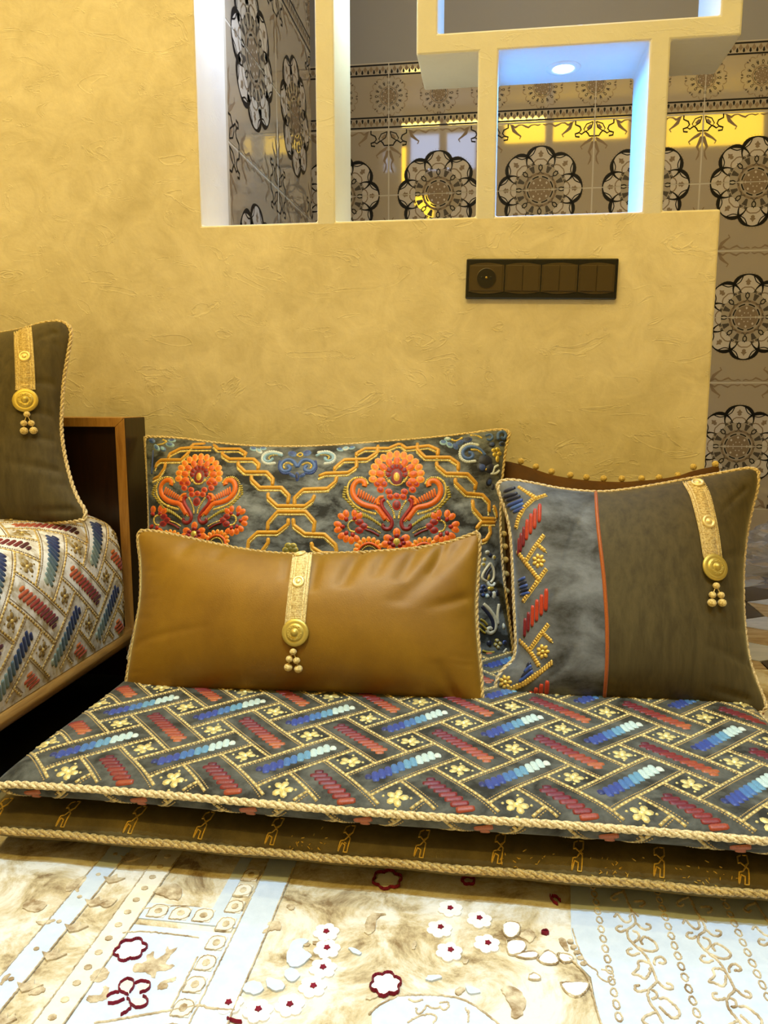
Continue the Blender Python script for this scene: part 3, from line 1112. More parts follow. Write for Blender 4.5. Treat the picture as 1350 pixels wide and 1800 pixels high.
rug2 = thing('rug', 'pinkish beige rug end lying on the stone floor beyond the partition corner', 'rug', (1.0, -0.3, -0.012))
rug_body(0.425, 1.7, -2.4, 0.085, 'pile', rug2, 0.0)
art = RugArt(False)
for k in range(26):
    x, y = random.uniform(0.44, 0.75), random.uniform(-0.3, 0.06)
    art.patch(ell(x, y, random.uniform(0.004, 0.012), random.uniform(0.003, 0.007), random.uniform(0, 3), 7), 0.0018, True)
art.done('rose_fleck', velvet('rug_rose_pile', srgb(120, 60, 62), srgb(170, 120, 110), 60), rug2)

# ------------------------------------------------------------------ woven chevron cloth (used by the floor mattress and the sofa)
P_L, G = 0.0954, 0.46     # lattice pitch along the diagonals, flower square share


def chevron(root, M, uv_range, anchor, sxy, pal, inside, hs=1.0, adopt_root=None):
    """embroidered strips, flowers and gold braid; each strip and flower is a part of its own"""
    (u0, u1), (v0, v1) = uv_range
    ax, ay = anchor
    braid = MB()
    seq = MB()

    def Mm(p, q):             # lattice metres -> cloth coordinates
        return M(ax + p * sxy[0], ay + q * sxy[1])

    def cl(p, q):
        return inside(ax + p * sxy[0], ay + q * sxy[1])
    D = P_L * math.sqrt(0.5)  # half diagonal
    R = 16
    for m in range(-R, R):
        for n in range(-R, R):
            # lattice vertex at m*e_u + n*e_v ; e_u=(D,D) direction '/', e_v=(-D,D)
            fx, fy = (m - n) * D, (m + n) * D
            if not (u0 - 0.2 < ax + fx * sxy[0] < u1 + 0.2 and v0 - 0.2 < ay + fy * sxy[1] < v1 + 0.2):
                continue
            if cl(fx, fy):
                fb = MB()
                for k in range(5):
                    a = 2 * math.pi * k / 5 + random.uniform(-0.2, 0.2)
                    blob(fb, Mm, ell(fx + 0.0082 * math.cos(a), fy + 0.0082 * math.sin(a), 0.0056, 0.0046, a, 7), 0.0011 * hs, pal['flower'])
                blob(fb, Mm, ell(fx, fy, 0.0038, 0.0038, 0, 7), 0.002 * hs, pal['flower2'])
                for dx, dy in ((-0.016, 0.001), (0.016, 0.0), (0.001, 0.016), (0, -0.016)):
                    blob(fb, Mm, ell(fx + dx, fy + dy, 0.002, 0.002, 0, 6), 0.0008 * hs, pal['flower'])
                if fb.f:
                    o = fb.build('gold_flower', M_THREAD, None, use_col=True)
                    adopt(o, root)
            # the long cell whose centre lies half way to the right-hand neighbour
            cx, cy = fx + D, fy
            par = (m + n) % 2 == pal.get('phase', 0)
            du = np.array([math.sqrt(0.5), math.sqrt(0.5)]) if par else np.array([math.sqrt(0.5), -math.sqrt(0.5)])
            dv = np.array([-du[1], du[0]])
            hl, hw = P_L * (1 + G) / 2, P_L * (1 - G) / 2
            c = np.array([cx, cy])
            # outlines: bead rows on both long sides and short ends at the flower squares
            for sg in (-1, 1):
                a, b = c - du * hl + dv * sg * hw, c + du * hl + dv * sg * hw
                L = np.linalg.norm(b - a)
                k = int(L / 0.0068)
                for i in range(k):
                    q = a + (b - a) * (i + 0.5) / k
                    if cl(*q):
                        e = du * 0.0025
                        kk = random.uniform(0.8, 1.2)
                        cc = tuple(x * kk for x in pal['braid'][:3]) + (pal['braid'][3],)
                        stroke(braid, Mm, [q - e * 1.2, q + e * 1.2], 0.0056, 0.0012 * hs, cc, step=0.0061)
                        q2 = q - dv * sg * 0.0047
                        for e2 in (-0.0017, 0.0017):
                            q3 = q2 + du * e2
                            stroke(seq, Mm, [q3 - du * 0.0010, q3 + du * 0.0012], 0.0021, 0.0007 * hs, pal['sequin'], step=0.0022)
            # the strip itself: slanted satin bars, graded in colour
            cols = pal['blue'] if par else pal['red']
            nb = 12 if par else 12
            hl2, bw = P_L * 0.61, (0.0090 if par else 0.0088) * pal.get('bw', 1.0)
            sb, sb2 = MB(), MB()
            cnt = [0, 0]
            for i in range(nb):
                t_ = (i + 0.5) / nb
                q = c + du * ((t_ - 0.5) * 2 * hl2)
                bd_ = np.array([-0.25, 1.0]) / 1.031 if par else np.array([1.0, 0.2]) / 1.02
                kk = bw / abs(bd_ @ dv)
                a, b = q - bd_ * kk, q + bd_ * kk
                if i == 0:
                    a = q
                if i == nb - 1:
                    b = q
                if not (cl(*a) and cl(*b)):
                    continue
                x = t_ * (len(cols) - 1)
                j = min(int(x), len(cols) - 2)
                f = x - j
                f = 0 if f < 0.5 else 1
                cc = cols[j + f]
                low_ = pal.get('cut') is not None and ay + q[1] * sxy[1] < pal['cut']
                if low_ and par:
                    continue
                cnt[low_] += 1
                stroke(sb2 if low_ else sb, Mm, [a, b], 2 * hl2 / nb * (0.88 if par else pal.get('rw', 0.82)), 0.0013 * hs, cc, step=0.0034)
            for w_, k_ in ((sb, 0), (sb2, 1)):
                if w_.f and cnt[k_] > 2 - k_:
                    o = w_.build('blue_strip' if par else 'red_strip', M_THREAD, None, use_col=True)
                    adopt(o, root)
    adopt(braid.build('gold_braid', M_THREAD, None, use_col=True, kind='stuff'), root)
    adopt(seq.build('sequin_trim', M_THREAD, None, use_col=True, kind='stuff'), root)


def rgb(r, g, b, a=0.0):
    x = srgb(r, g, b)
    return (x[0], x[1], x[2], a)


def profile_eval(prof):
    P = np.array(prof, float)
    s = np.concatenate([[0], np.cumsum(np.linalg.norm(np.diff(P, axis=0), axis=1))])

    def f(q):
        return np.array([np.interp(q, s, P[:, 0]), np.interp(q, s, P[:, 1])])
    return f, s[-1]


# ------------------------------------------------------------------ floor mattresses
MX0, MX1 = -0.592, 0.398
prof_up = smooth2([(-0.69, 0.1165), (-0.715, 0.1165), (-0.735, 0.1145), (-0.750, 0.110), (-0.7585, 0.102), (-0.757, 0.091), (-0.748, 0.082), (-0.72, 0.075), (-0.68, 0.072)], 2)
pf_up, L_up = profile_eval(prof_up)


def up_point(x, v):
    """cloth coordinates: v is y on the flat top and runs on around the front edge"""
    if v > -0.69:
        y, z = v, 0.1165
    else:
        y, z = pf_up(-0.69 - v)
    e = max(0.0, (MX0 + 0.045 - x) / 0.045, (x - MX1 + 0.045) / 0.045)
    zr = 0.094
    z = zr + (z - zr) * math.sqrt(max(0.0, 1 - min(1, e) ** 2.2))
    eb = max(0.0, (v + 0.06) / 0.05)
    if v > -0.06:
        z = zr + (z - zr) * math.sqrt(max(0.0, 1 - min(1, eb) ** 2))
    r = min(1.0, max(0.0, (v + 0.70) / 0.05))
    z += 0.0014 * math.sin(x * 17 + 1) * math.sin(v * 21) * r
    y += 0.0025 * math.sin(x * 11) * min(1.0, max(0.0, (-0.69 - v) / 0.04))
    return np.array([x, y, z])


def mapper(fn, eps=0.002):
    def M(u, v):
        p = fn(u, v)
        a = fn(u + eps, v) - fn(u - eps, v)
        b = fn(u, v + eps) - fn(u, v - eps)
        n = np.cross(a, b)
        L = np.linalg.norm(n)
        if L < 1e-12:
            return None
        n /= L
        return p, n
    return M


def sheet(fn, us, vs_, name, mat, root):
    mb = MB()
    V = [fn(u, v) for v in vs_ for u in us]
    nu = len(us)
    F = [(j * nu + i, j * nu + i + 1, (j + 1) * nu + i + 1, (j + 1) * nu + i) for j in range(len(vs_) - 1) for i in range(nu - 1)]
    mb.add(V, F)
    return adopt(mb.build(name, mat, None), root)


mat1 = thing('floor_mattress', 'upper floor mattress in slate velvet woven with blue and red chevron strips', 'mattress', (-0.1, -0.4, 0.07))
us = list(MX0 + (MX1 - MX0) * (0.5 - 0.5 * np.cos(np.linspace(0, math.pi, 70))))
vv = list(np.linspace(-0.69 - L_up, -0.69, 30)) + list(np.linspace(-0.68, -0.06, 34)) + list(np.linspace(-0.055, -0.0101, 8))
sheet(up_point, us, vv, 'cover', M_VEL_GREY, mat1)
mb = MB(); mb.box((MX0 + 0.012, -0.71, 0.0665), (MX1 - 0.012, -0.015, 0.092)); adopt(mb.build('filling', M_VEL_GREY, None, smooth=False), mat1)
ROPE_V = -0.69 - 0.0695
pts = [up_point(x, ROPE_V) + np.array([0, -0.003, 0]) for x in np.linspace(MX0 + 0.004, MX1 - 0.004, 60)]
pts += [np.array([MX1 + 0.001, y, 0.095]) for y in np.linspace(-0.755, -0.02, 20)]
pts += [np.array([x, -0.006, 0.095]) for x in np.linspace(MX1, MX0, 20)]
pts += [np.array([MX0 - 0.001, y, 0.092]) for y in np.linspace(-0.02, -0.755, 20)]
adopt(rope(pts, 0.0045, 0.034, 3, (0, -0.3, 1)).build('piping_rope', M_ROPE, None), mat1)
PAL1 = dict(blue=[rgb(34, 46, 100), rgb(48, 68, 140), rgb(66, 108, 160), rgb(98, 146, 172), rgb(186, 206, 198), rgb(206, 216, 202)],
            red=[rgb(84, 8, 30), rgb(102, 14, 28), rgb(120, 30, 24), rgb(146, 60, 30), rgb(166, 88, 44)],
            braid=rgb(206, 180, 112, 0.3), sequin=rgb(176, 150, 96, 0.4), flower=rgb(208, 188, 116, 0.3), flower2=rgb(250, 232, 150, 0.3), phase=1, cut=ROPE_V)
ins1 = lambda u, v: MX0 + 0.012 < u < MX1 - 0.012 and -0.80 < v < -0.18 and abs(v - ROPE_V) > 0.006
chevron(mat1, mapper(up_point), ((MX0, MX1), (-0.80, -0.18)), (0.034, -0.605), (0.993, 1.0), PAL1, ins1)

prof_lo = smooth2([(-0.66, 0.066), (-0.70, 0.0655), (-0.735, 0.060), (-0.749, 0.049), (-0.753, 0.038), (-0.7475, 0.030), (-0.735, 0.0195), (-0.718, 0.008), (-0.704, 0.0008), (-0.68, 0.0008)], 2)
pf_lo, L_lo = profile_eval(prof_lo)


def lo_point(x, v):
    y, z = pf_lo(-v)
    y += 0.003 * math.sin(x * 13 + 0.5) * math.sin(min(1, -v / 0.1) * math.pi) + 0.0012 * math.sin(x * 47)
    return np.array([x, y, z])


mat2 = thing('floor_mattress', 'lower floor mattress in olive velvet with gold hook motifs, under the chevron mattress', 'mattress', (-0.1, -0.4, 0.0))
us = list(np.linspace(MX0 - 0.02, MX1 + 0.02, 110))
sheet(lo_point, us, list(np.linspace(-L_lo, 0, 34)), 'cover', M_OLIVE_L, mat2)
mb = MB(); mb.box((MX0 - 0.018, -0.70, 0.001), (MX1 + 0.018, -0.012, 0.064)); adopt(mb.build('filling', M_OLIVE_L, None, smooth=False, bevel=0.012), mat2)
M_lo = mapper(lo_point)
s_rope = 0.1015
pts = [lo_point(x, -s_rope) + np.array([0, -0.003, 0]) for x in np.linspace(MX0 - 0.018, MX1 + 0.018, 90)]
adopt(rope(pts, 0.0045, 0.034, 3, (0, -0.3, 1), closed=False).build('piping_rope', M_ROPE2, None), mat2)
GOLDT = rgb(206, 164, 54, 0.4)
for k in range(12):
    x0 = -0.5955 + 0.0872 * k
    if x0 > MX1:
        break
    hb = MB()
    Mk = lambda a, b, x0=x0: M_lo(x0 + a, b)
    v0 = -0.058
    hk = [[(118, 178), (135, 178), (129, 214), (112, 226)], [(104, 212), (92, 216), (97, 188), (112, 178)], [(128, 214), (102, 246)], [(98, 210), (124, 238), (116, 290), (101, 290), (106, 264), (92, 258), (80, 290)], [(102, 246), (86, 250), (78, 288)]]
    for s in [[((a - 106) * 0.00028, -(b - 175) * 0.00032) for a, b in q] for q in hk]:
        stroke(hb, Mk, [(a, v0 + b) for a, b in s], 0.0017, 0.0008, GOLDT, step=0.003)
    if hb.f:
        adopt(hb.build('gold_hook', M_THREAD, None, use_col=True), mat2)
fb = MB()
for x0 in (-0.20, 0.04, 0.13, 0.235):
    for k in range(26):
        a, b = random.gauss(0, 0.016), -0.09 + random.gauss(0, 0.009)
        stroke(fb, M_lo, [(x0 + a, b), (x0 + a + random.uniform(-0.004, 0.004), b + random.uniform(-0.004, 0.004))], 0.0012, 0.0006, GOLDT, step=0.003)
adopt(fb.build('gold_flecks', M_THREAD, None, use_col=True, kind='stuff'), mat2)

# ------------------------------------------------------------------ sofa on the left
SX = -0.70
sofa = thing('sofa', 'low sofa with ivory chevron seat mattress, oak rail and dark panelled end board', 'sofa', (-1.1, -0.9, 0.002))
mb = MB(); mb.box((-1.44, -2.0, 0.0025), (-1.15, -0.16, 0.10)); adopt(mb.build('plinth', M_BASE_SHADE, None, smooth=False), sofa)
mb = MB(); mb.box((-1.44, -2.0, 0.08), (SX - 0.052, -0.16, 0.108)); adopt(mb.build('seat_board', M_BASE_SHADE, None, smooth=False), sofa)
mb = MB()
sec = [(SX - 0.05, 0.078), (SX - 0.006, 0.078), (SX + 0.004, 0.086), (SX + 0.006, 0.097), (SX, 0.106), (SX - 0.012, 0.110), (SX - 0.05, 0.110)]
n = len(sec)
mb.add([(a, -2.0, b) for a, b in sec] + [(a, -0.156, b) for a, b in sec], [(i, (i + 1) % n, n + (i + 1) % n, n + i) for i in range(n)] + [tuple(range(n))[::-1], tuple(range(n, 2 * n))])
adopt(mb.build('rail', M_WOOD, None, smooth=True), sofa)
# end board: dark panel in an oak edge, dark outer post
YB0, YB1 = -0.155, -0.066
mb = MB(); mb.box((-1.44, YB0 + 0.012, 0.0025), (SX - 0.02, YB1, 0.505)); adopt(mb.build('end_panel', M_DARKWOOD, None, smooth=False), sofa)
mb = MB(); mb.box((SX - 0.019, YB0 + 0.002, 0.0025), (SX, YB1, 0.5225)); adopt(mb.build('end_post', M_DARKWOOD, None, smooth=False, bevel=0.002), sofa)
mb = MB(); mb.add([(-1.44, YB0, 0.506), (SX - 0.0195, YB0, 0.506), (SX - 0.0005, YB0, 0.523), (-1.44, YB0, 0.523), (-1.44, YB1, 0.506), (SX - 0.0195, YB1, 0.506), (SX - 0.0005, YB1, 0.5228), (-1.44, YB1, 0.523)],
                    [(0, 1, 2, 3), (3, 2, 6, 7), (1, 5, 6, 2), (0, 4, 5, 1), (4, 7, 6, 5), (0, 3, 7, 4)]); adopt(mb.build('top_trim', M_WOODV, None, smooth=False), sofa)
mb = MB(); mb.add([(SX - 0.0195, YB0, 0.505), (SX - 0.0005, YB0, 0.522), (SX - 0.0005, YB0, 0.06), (SX - 0.0195, YB0, 0.06), (SX - 0.0195, YB0 + 0.0018, 0.505), (SX - 0.0005, YB0 + 0.0018, 0.522), (SX - 0.0005, YB0 + 0.0018, 0.06), (SX - 0.0195, YB0 + 0.0018, 0.06)],
                    [(0, 3, 2, 1), (0, 1, 5, 4), (1, 2, 6, 5), (2, 3, 7, 6), (3, 0, 4, 7)]); adopt(mb.build('side_trim', M_WOODV, None, smooth=False), sofa)

prof_s = smooth2([(-1.46, 0.352), (-1.2, 0.352), (-0.90, 0.352), (-0.80, 0.350), (-0.745, 0.338), (-0.712, 0.312), (-0.698, 0.27), (-0.694, 0.21), (-0.697, 0.15), (-0.702, 0.108)], 3)
pf_s, L_s = profile_eval(prof_s[::-1])


def sofa_point(y, v):
    """v: arc length up the front from the rail, then over the top"""
    x, z = pf_s(v)
    ye = -0.163
    e = max(0.0, (y - (ye - 0.05)) / 0.05)
    if e > 0:
        k = math.sqrt(max(0.0, 1 - min(1, e) ** 2.4))
        x = -0.745 + (x + 0.745) * k if x > -0.745 else x
        z = 0.30 + (z - 0.30) * k if z > 0.30 else z
    x += 0.003 * math.sin(y * 9) * math.sin(min(1, v / 0.2) * math.pi)
    return np.array([x, y, z])


ys = list(np.linspace(-2.0, -0.22, 60)) + list(-0.213 + 0.05 * np.sin(np.linspace(0, math.pi / 2, 14)))
adopt(sheet(sofa_point, ys, list(np.linspace(0, 0.45, 50)) + list(np.linspace(0.47, L_s, 12)), 'seat_mattress', M_SOFA, sofa), sofa)
mb = MB(); mb.box((-1.46, -1.95, 0.112), (-0.735, -0.175, 0.30)); adopt(mb.build('seat_filling', M_SOFA, None, smooth=False), sofa)
PAL2 = dict(blue=[rgb(150, 160, 140), rgb(112, 130, 122), rgb(76, 98, 106), rgb(40, 62, 92), rgb(26, 42, 84), rgb(22, 30, 74)],
            red=[rgb(186, 96, 30), rgb(172, 72, 30), rgb(146, 40, 26), rgb(112, 20, 22), rgb(74, 10, 18)],
            rw=0.74, bw=1.22, braid=rgb(206, 172, 96, 0.25), sequin=rgb(120, 92, 44, 0.2), flower=rgb(150, 122, 58, 0.3), flower2=rgb(200, 168, 88, 0.3), phase=0)
ins2 = lambda u, v: -1.0 < u < -0.172 and 0.008 < v < 0.40
chevron(sofa, mapper(sofa_point), ((-1.0, -0.172), (0.0, 0.40)), (-0.475, 0.062), (1.065, 1.0), PAL2, ins2)

# ------------------------------------------------------------------ cushions
def resample_edge(pts, ts):
    P = np.array(pts, float)
    d = np.concatenate([[0], np.cumsum(np.linalg.norm(np.diff(P, axis=0), axis=1))])
    d /= d[-1]
    return np.stack([np.interp(ts, d, P[:, k]) for k in range(P.shape[1])], axis=1)


class Cushion:
    """A filled cover: seam outline lying in a leaning plane, puffed out to both sides."""
    def __init__(self, top, right, bottom, left, low, high, thick, folds=(), nu=140, nv=96, power=0.5, ea=2.2, back=0.85, ripple=0.0, seed=1):
        p0, p1 = np.array((0.0,) + tuple(low)), np.array((0.0,) + tuple(high))
        up = (p1 - p0) / np.linalg.norm(p1 - p0)
        n = np.cross(np.array([1.0, 0, 0]), up)     # faces the room (-y)
        self.n, self.p0 = n, p0
        U = lambda e: np.array([on_plane(x, y, p0, n) for x, y in e])
        th = np.linspace(-math.pi / 2, math.pi / 2, nu)
        s = np.sin(th)
        tv = np.sin(np.linspace(-math.pi / 2, math.pi / 2, nv))
        a, b = (s + 1) / 2, (tv + 1) / 2
        T, B = resample_edge(smooth2(U(top), 1), a), resample_edge(smooth2(U(bottom), 1), a)
        Lf, Rt = resample_edge(smooth2(U(left), 1), b), resample_edge(smooth2(U(right), 1), b)   # listed bottom -> top
        c00, c10, c01, c11 = B[0], B[-1], T[0], T[-1]
        A, Bb = a[None, :, None], b[:, None, None]
        S = (1 - Bb) * B[None] + Bb * T[None] + (1 - A) * Lf[:, None] + A * Rt[:, None] \
            - ((1 - A) * (1 - Bb) * c00 + A * (1 - Bb) * c10 + (1 - A) * Bb * c01 + A * Bb * c11)
        ss, tt = np.meshgrid(s, tv)
        prof = ((1 - np.abs(ss) ** ea) * (1 - np.abs(tt) ** ea)) ** power
        r = np.random.default_rng(seed)
        wr = np.zeros_like(prof)
        for (s0, t0, s1, t1, w, dep) in folds:
            dx, dy = s1 - s0, t1 - t0
            L2 = dx * dx + dy * dy
            k = np.clip(((ss - s0) * dx + (tt - t0) * dy) / L2, 0, 1)
            dist = np.hypot(ss - (s0 + k * dx), (tt - (t0 + k * dy)))
            wr -= dep * np.exp(-(dist / w) ** 2) * (1 - 0.75 * k)
        if ripple:
            for _ in range(26):
                edge = r.integers(0, 4)
                q = r.uniform(-0.85, 0.85)
                ln, w, dep = r.uniform(0.12, 0.3), r.uniform(0.015, 0.035), r.uniform(0.3, 1.0) * ripple
                if edge < 2:
                    s0, t0, s1, t1 = q, (0.97 if edge else -0.97), q + r.uniform(-0.05, 0.05), (0.97 - ln if edge else -0.97 + ln)
                else:
                    s0, t0, s1, t1 = (0.98 if edge == 2 else -0.98), q, (0.98 - ln * 0.7 if edge == 2 else -0.98 + ln * 0.7), q + r.uniform(-0.05, 0.05)
                dx, dy = s1 - s0, t1 - t0
                k = np.clip(((ss - s0) * dx + (tt - t0) * dy) / (dx * dx + dy * dy), 0, 1)
                dist = np.hypot(ss - (s0 + k * dx), tt - (t0 + k * dy))
                wr -= dep * np.exp(-(dist / w) ** 2) * (1 - k) * (1 - np.exp(-((k) / 0.12) ** 2) * 0.6)
        edge_k = np.clip(prof * 4, 0, 1)
        self.front = S + n * (prof * thick * 0.5 + wr * edge_k)[..., None]
        self.backg = S - n * (prof * thick * 0.5 * back)[..., None]
        self.seam = np.vstack([S[0, :-1], S[:-1, -1], S[-1, :0:-1], S[:0:-1, 0]])
        self.nu, self.nv = nu, nv
        V = self.front.reshape(-1, 3)
        F = [(j * nu + i, j * nu + i + 1, (j + 1) * nu + i + 1, (j + 1) * nu + i) for j in range(nv - 1) for i in range(nu - 1)]
        self.V, self.F = V, F
        self.bvh = BVHTree.FromPolygons([tuple(p) for p in V], F)
        # vertex normals for smooth interpolation
        du = np.gradient(self.front, axis=1)
        dv = np.gradient(self.front, axis=0)
        N = np.cross(du, dv)
        self.N = (N / (np.linalg.norm(N, axis=2)[..., None] + 1e-12)).reshape(-1, 3)

    def M(self, px, py):
        d = ray(px, py)
        loc, nor, idx, dist = self.bvh.ray_cast(Vector(CAM), Vector(d))
        if loc is None:
            return None
        f = self.F[idx]
        p = np.array(loc)
        w = np.array([1 / (np.linalg.norm(self.V[i] - p) + 1e-5) for i in f])
        nn = (self.N[list(f)] * w[:, None]).sum(0)
        return p, nn / np.linalg.norm(nn)

    def cover(self, root, mats, split=None, name='cover'):
        mb = MB()
        nu, nv = self.nu, self.nv
        V = list(self.V) + list(self.backg.reshape(-1, 3))
        o = nu * nv
        mb.v = [tuple(map(float, p)) for p in V]
        for j in range(nv - 1):
            for i in range(nu - 1):
                a = j * nu + i
                mb.f.append((a, a + 1, a + nu + 1, a + nu))
                mb.c.append((1, 1, 1, 0))
                mi = 0
                if split is not None:
                    c = (self.V[a] + self.V[a + nu + 1]) / 2
                    mi = split(c)
                mb.m.append(mi)
                mb.f.append((o + a + nu, o + a + nu + 1, o + a + 1, o + a))
                mb.c.append((1, 1, 1, 0))
                mb.m.append(len(mats) - 1 if isinstance(mats, list) else 0)
        ob = mb.build(name, mats, None)
        # weld the two sides along the seam
        import bmesh
        bm = bmesh.new()
        bm.from_mesh(ob.data)
        bmesh.ops.remove_doubles(bm, verts=bm.verts, dist=1e-6)
        bm.to_mesh(ob.data)
        bm.free()
        return adopt(ob, root)

    def rope(self, root, mat, radius=0.0044, pitch=0.030):
        c = self.seam.mean(axis=0)
        return adopt(rope(self.seam, radius, pitch, 3, self.n).build('piping_rope', mat, None), root)


def place(c):
    """base point of a cushion: middle of its bottom seam"""
    return tuple(c.front[0].mean(axis=0))


def strap(c, root, path, width, buttons, medal, mr, tassel, br):
    """braided strap with buttons, a round medallion and a tassel of wound beads"""
    sb = MB()
    P = smooth2(path, 2)
    stroke(sb, c.M, P, width, 0.0016, (1, 1, 1, 0), step=6, taper=False, lift=0.0008)
    so = adopt(sb.build('strap', M_BRAID, None), root)
    rb = MB()
    Q = resample(P, 3.1)
    hits = [c.M(*p) for p in Q]
    hits = [h for h in hits if h]
    PP = np.array([h[0] for h in hits])
    TT = np.gradient(PP, axis=0)
    for k, (h, T) in enumerate(zip(hits, TT)):
        T = T / np.linalg.norm(T)
        N = h[1]
        S = np.cross(N, T)
        b = h[0] + N * 0.0024
        w = width * 0.27
        r_, hh = 0.00085, 0.0011
        rb.add([b - S * w - T * r_, b - S * w + T * r_, b + S * w + T * r_, b + S * w - T * r_, b - S * w + N * hh, b + S * w + N * hh],
               [(0, 4, 5, 3), (1, 2, 5, 4), (0, 1, 4), (3, 5, 2)])
        for sg in (-1, 1):
            for ww in (0.36, 0.49):
                e = b + S * sg * width * ww
                q = 0.0013
                rb.add([e - T * q, e + S * q, e + T * q, e - S * q, e + N * 0.0016], [(0, 1, 4), (1, 2, 4), (2, 3, 4), (3, 0, 4)])
    ro = rb.build('ribbing', M_BRAID, so, kind='stuff')
    ro.matrix_parent_inverse = so.matrix_world.inverted() @ Matrix.Identity(4)
    ro.matrix_parent_inverse = Matrix.Translation(-Vector(root.location)) if False else Matrix.Identity(4)
    up = np.array([0, 0, 1.0])
    for bx, by, r in buttons:
        h = c.M(bx, by)
        if h is None:
            continue
        m_ = MB()
        m_.lathe([(r * 0.96, 0.0), (r, 0.0012), (r * 0.9, 0.0026), (r * 0.62, 0.0027), (r * 0.58, 0.0019), (r * 0.4, 0.0017), (r * 0.34, 0.0028), (r * 0.15, 0.0034)], h[0] + h[1] * 0.0026, h[1], up, 20)
        adopt(m_.build('button', M_GOLDP, None), root)
    h = c.M(*medal)
    m_ = MB()
    prof = [(mr * 0.97, 0.0), (mr, 0.0016), (mr * 0.95, 0.0032), (mr * 0.70, 0.0040), (mr * 0.64, 0.0034), (mr * 0.60, 0.0056), (mr * 0.54, 0.0062), (mr * 0.34, 0.0066), (mr * 0.30, 0.0060), (mr * 0.26, 0.0085), (mr * 0.16, 0.0108), (mr * 0.06, 0.0116)]
    m_.lathe(prof, h[0] + h[1] * 0.0028, h[1], up, 32)
    mo = adopt(m_.build('medallion', M_GOLD, None), root)
    g = MB()
    T = up - h[1] * np.dot(up, h[1])
    T /= np.linalg.norm(T)
    B = np.cross(h[1], T)
    for k in range(44):
        a = 2 * math.pi * k / 44
        d = T * math.cos(a) + B * math.sin(a)
        p, q = h[0] + h[1] * 0.0066 + d * mr * 0.70, h[0] + h[1] * 0.0058 + d * mr * 0.95
        w = np.cross(h[1], d) * 0.0005
        g.add([p - w, p + w, q + w, q - w, (p + q) / 2 + h[1] * 0.0008], [(0, 1, 4), (1, 2, 4), (2, 3, 4), (3, 0, 4)])
    for k in range(120):
        a, rr = random.uniform(0, 6.283), mr * random.uniform(0.36, 0.54)
        p = h[0] + h[1] * 0.0092 + (T * math.cos(a) + B * math.sin(a)) * rr
        q = 0.0007
        g.add([p - T * q, p + B * q, p + T * q, p - B * q, p + h[1] * 0.0012], [(0, 1, 4), (1, 2, 4), (2, 3, 4), (3, 0, 4)])
    go = g.build('granulation', M_GOLD, mo, kind='stuff')
    tas = MB()
    pts3 = []
    for (bx, by), k in zip(tassel, (0.9, 0.92, 0.92, 1.1, 1.1)):
        h = c.M(bx, by)
        pts3.append(h[0] + h[1] * (br * 0.9 + 0.001))
    for a, b in ((0, 1), (0, 2), (1, 3), (2, 4)):
        d = pts3[b] - pts3[a]
        s = np.cross(d / np.linalg.norm(d), np.array([0, -1.0, 0])) * 0.0008
        f = np.array([0, -0.0008, 0])
        tas.add([pts3[a] - s, pts3[a] + f, pts3[a] + s, pts3[b] - s, pts3[b] + f, pts3[b] + s], [(0, 1, 4, 3), (1, 2, 5, 4)])
    to = adopt(tas.build('tassel', M_BEAD, None), root)
    for p, k in zip(pts3, (0.9, 0.92, 0.92, 1.1, 1.1)):
        m_ = MB()
        r = br * k
        prof = [(r * math.sin(t) * (1 + 0.04 * math.sin(9 * t)), -r * 0.92 * math.cos(t)) for t in np.linspace(0.08, math.pi - 0.08, 12)]
        m_.lathe(prof, p, (0.05, 0.0, 1.0), (1, 0, 0), 14)
        m_.build('bead', M_BEAD, to)


Z6 = crop(210, 730, 1.9014)
Z7 = crop(840, 780, 2.647)
ZA = crop(250, 750, 4.0909)
ZB = crop(560, 750, 3.9706)
ZD = crop(860, 790, 3.913)
Z5 = crop(0, 540, 2.368)

# --- bronze satin bolster in front
gold = Cushion(
    top=Z6((70, 388), (110, 387), (200, 405), (300, 428), (420, 452), (520, 464), (600, 467), (700, 465), (800, 461), (900, 455), (1000, 446), (1100, 428), (1160, 406), (1197, 392)),
    bottom=Z6((20, 928), (60, 935), (300, 926), (560, 926), (800, 931), (1000, 945), (1100, 946), (1160, 966), (1213, 968)),
    left=Z6((20, 928), (35, 825), (55, 722), (74, 620), (75, 500), (62, 410), (70, 388)),
    right=Z6((1213, 968), (1206, 850), (1196, 750), (1190, 640), (1195, 560), (1204, 420), (1197, 392)),
    low=(-0.436, 0.1225), high=(-0.335, 0.345), thick=0.155, ea=2.4, power=0.52, ripple=0.0016, seed=3,
    folds=[(0.12, 1.0, 0.10, 0.35, 0.03, 0.012), (-0.03, 1.0, -0.04, 0.5, 0.025, 0.010), (0.35, 1.0, 0.27, 0.42, 0.04, 0.016), (0.50, 0.98, 0.44, 0.55, 0.03, 0.010), (0.66, 0.98, 0.58, 0.5, 0.04, 0.014), (0.80, 0.98, 0.74, 0.55, 0.03, 0.010),
           (-0.62, 1.0, -0.68, 0.7, 0.04, 0.008), (-0.42, 1.0, -0.46, 0.72, 0.03, 0.008), (0.9, 0.95, 0.6, 0.2, 0.07, 0.010), (0.85, -0.95, 0.78, -0.6, 0.04, 0.008), (0.92, 0.2, 0.78, 0.1, 0.05, 0.006), (-0.9, -0.4, -0.5, -0.2, 0.04, 0.002)])
g_o = thing('bolster_cushion', 'long bronze satin bolster with gold rope edge and beaded gold strap, in front', 'cushion', place(gold))
gold.cover(g_o, M_BRONZE)
gold.rope(g_o, M_ROPE2)
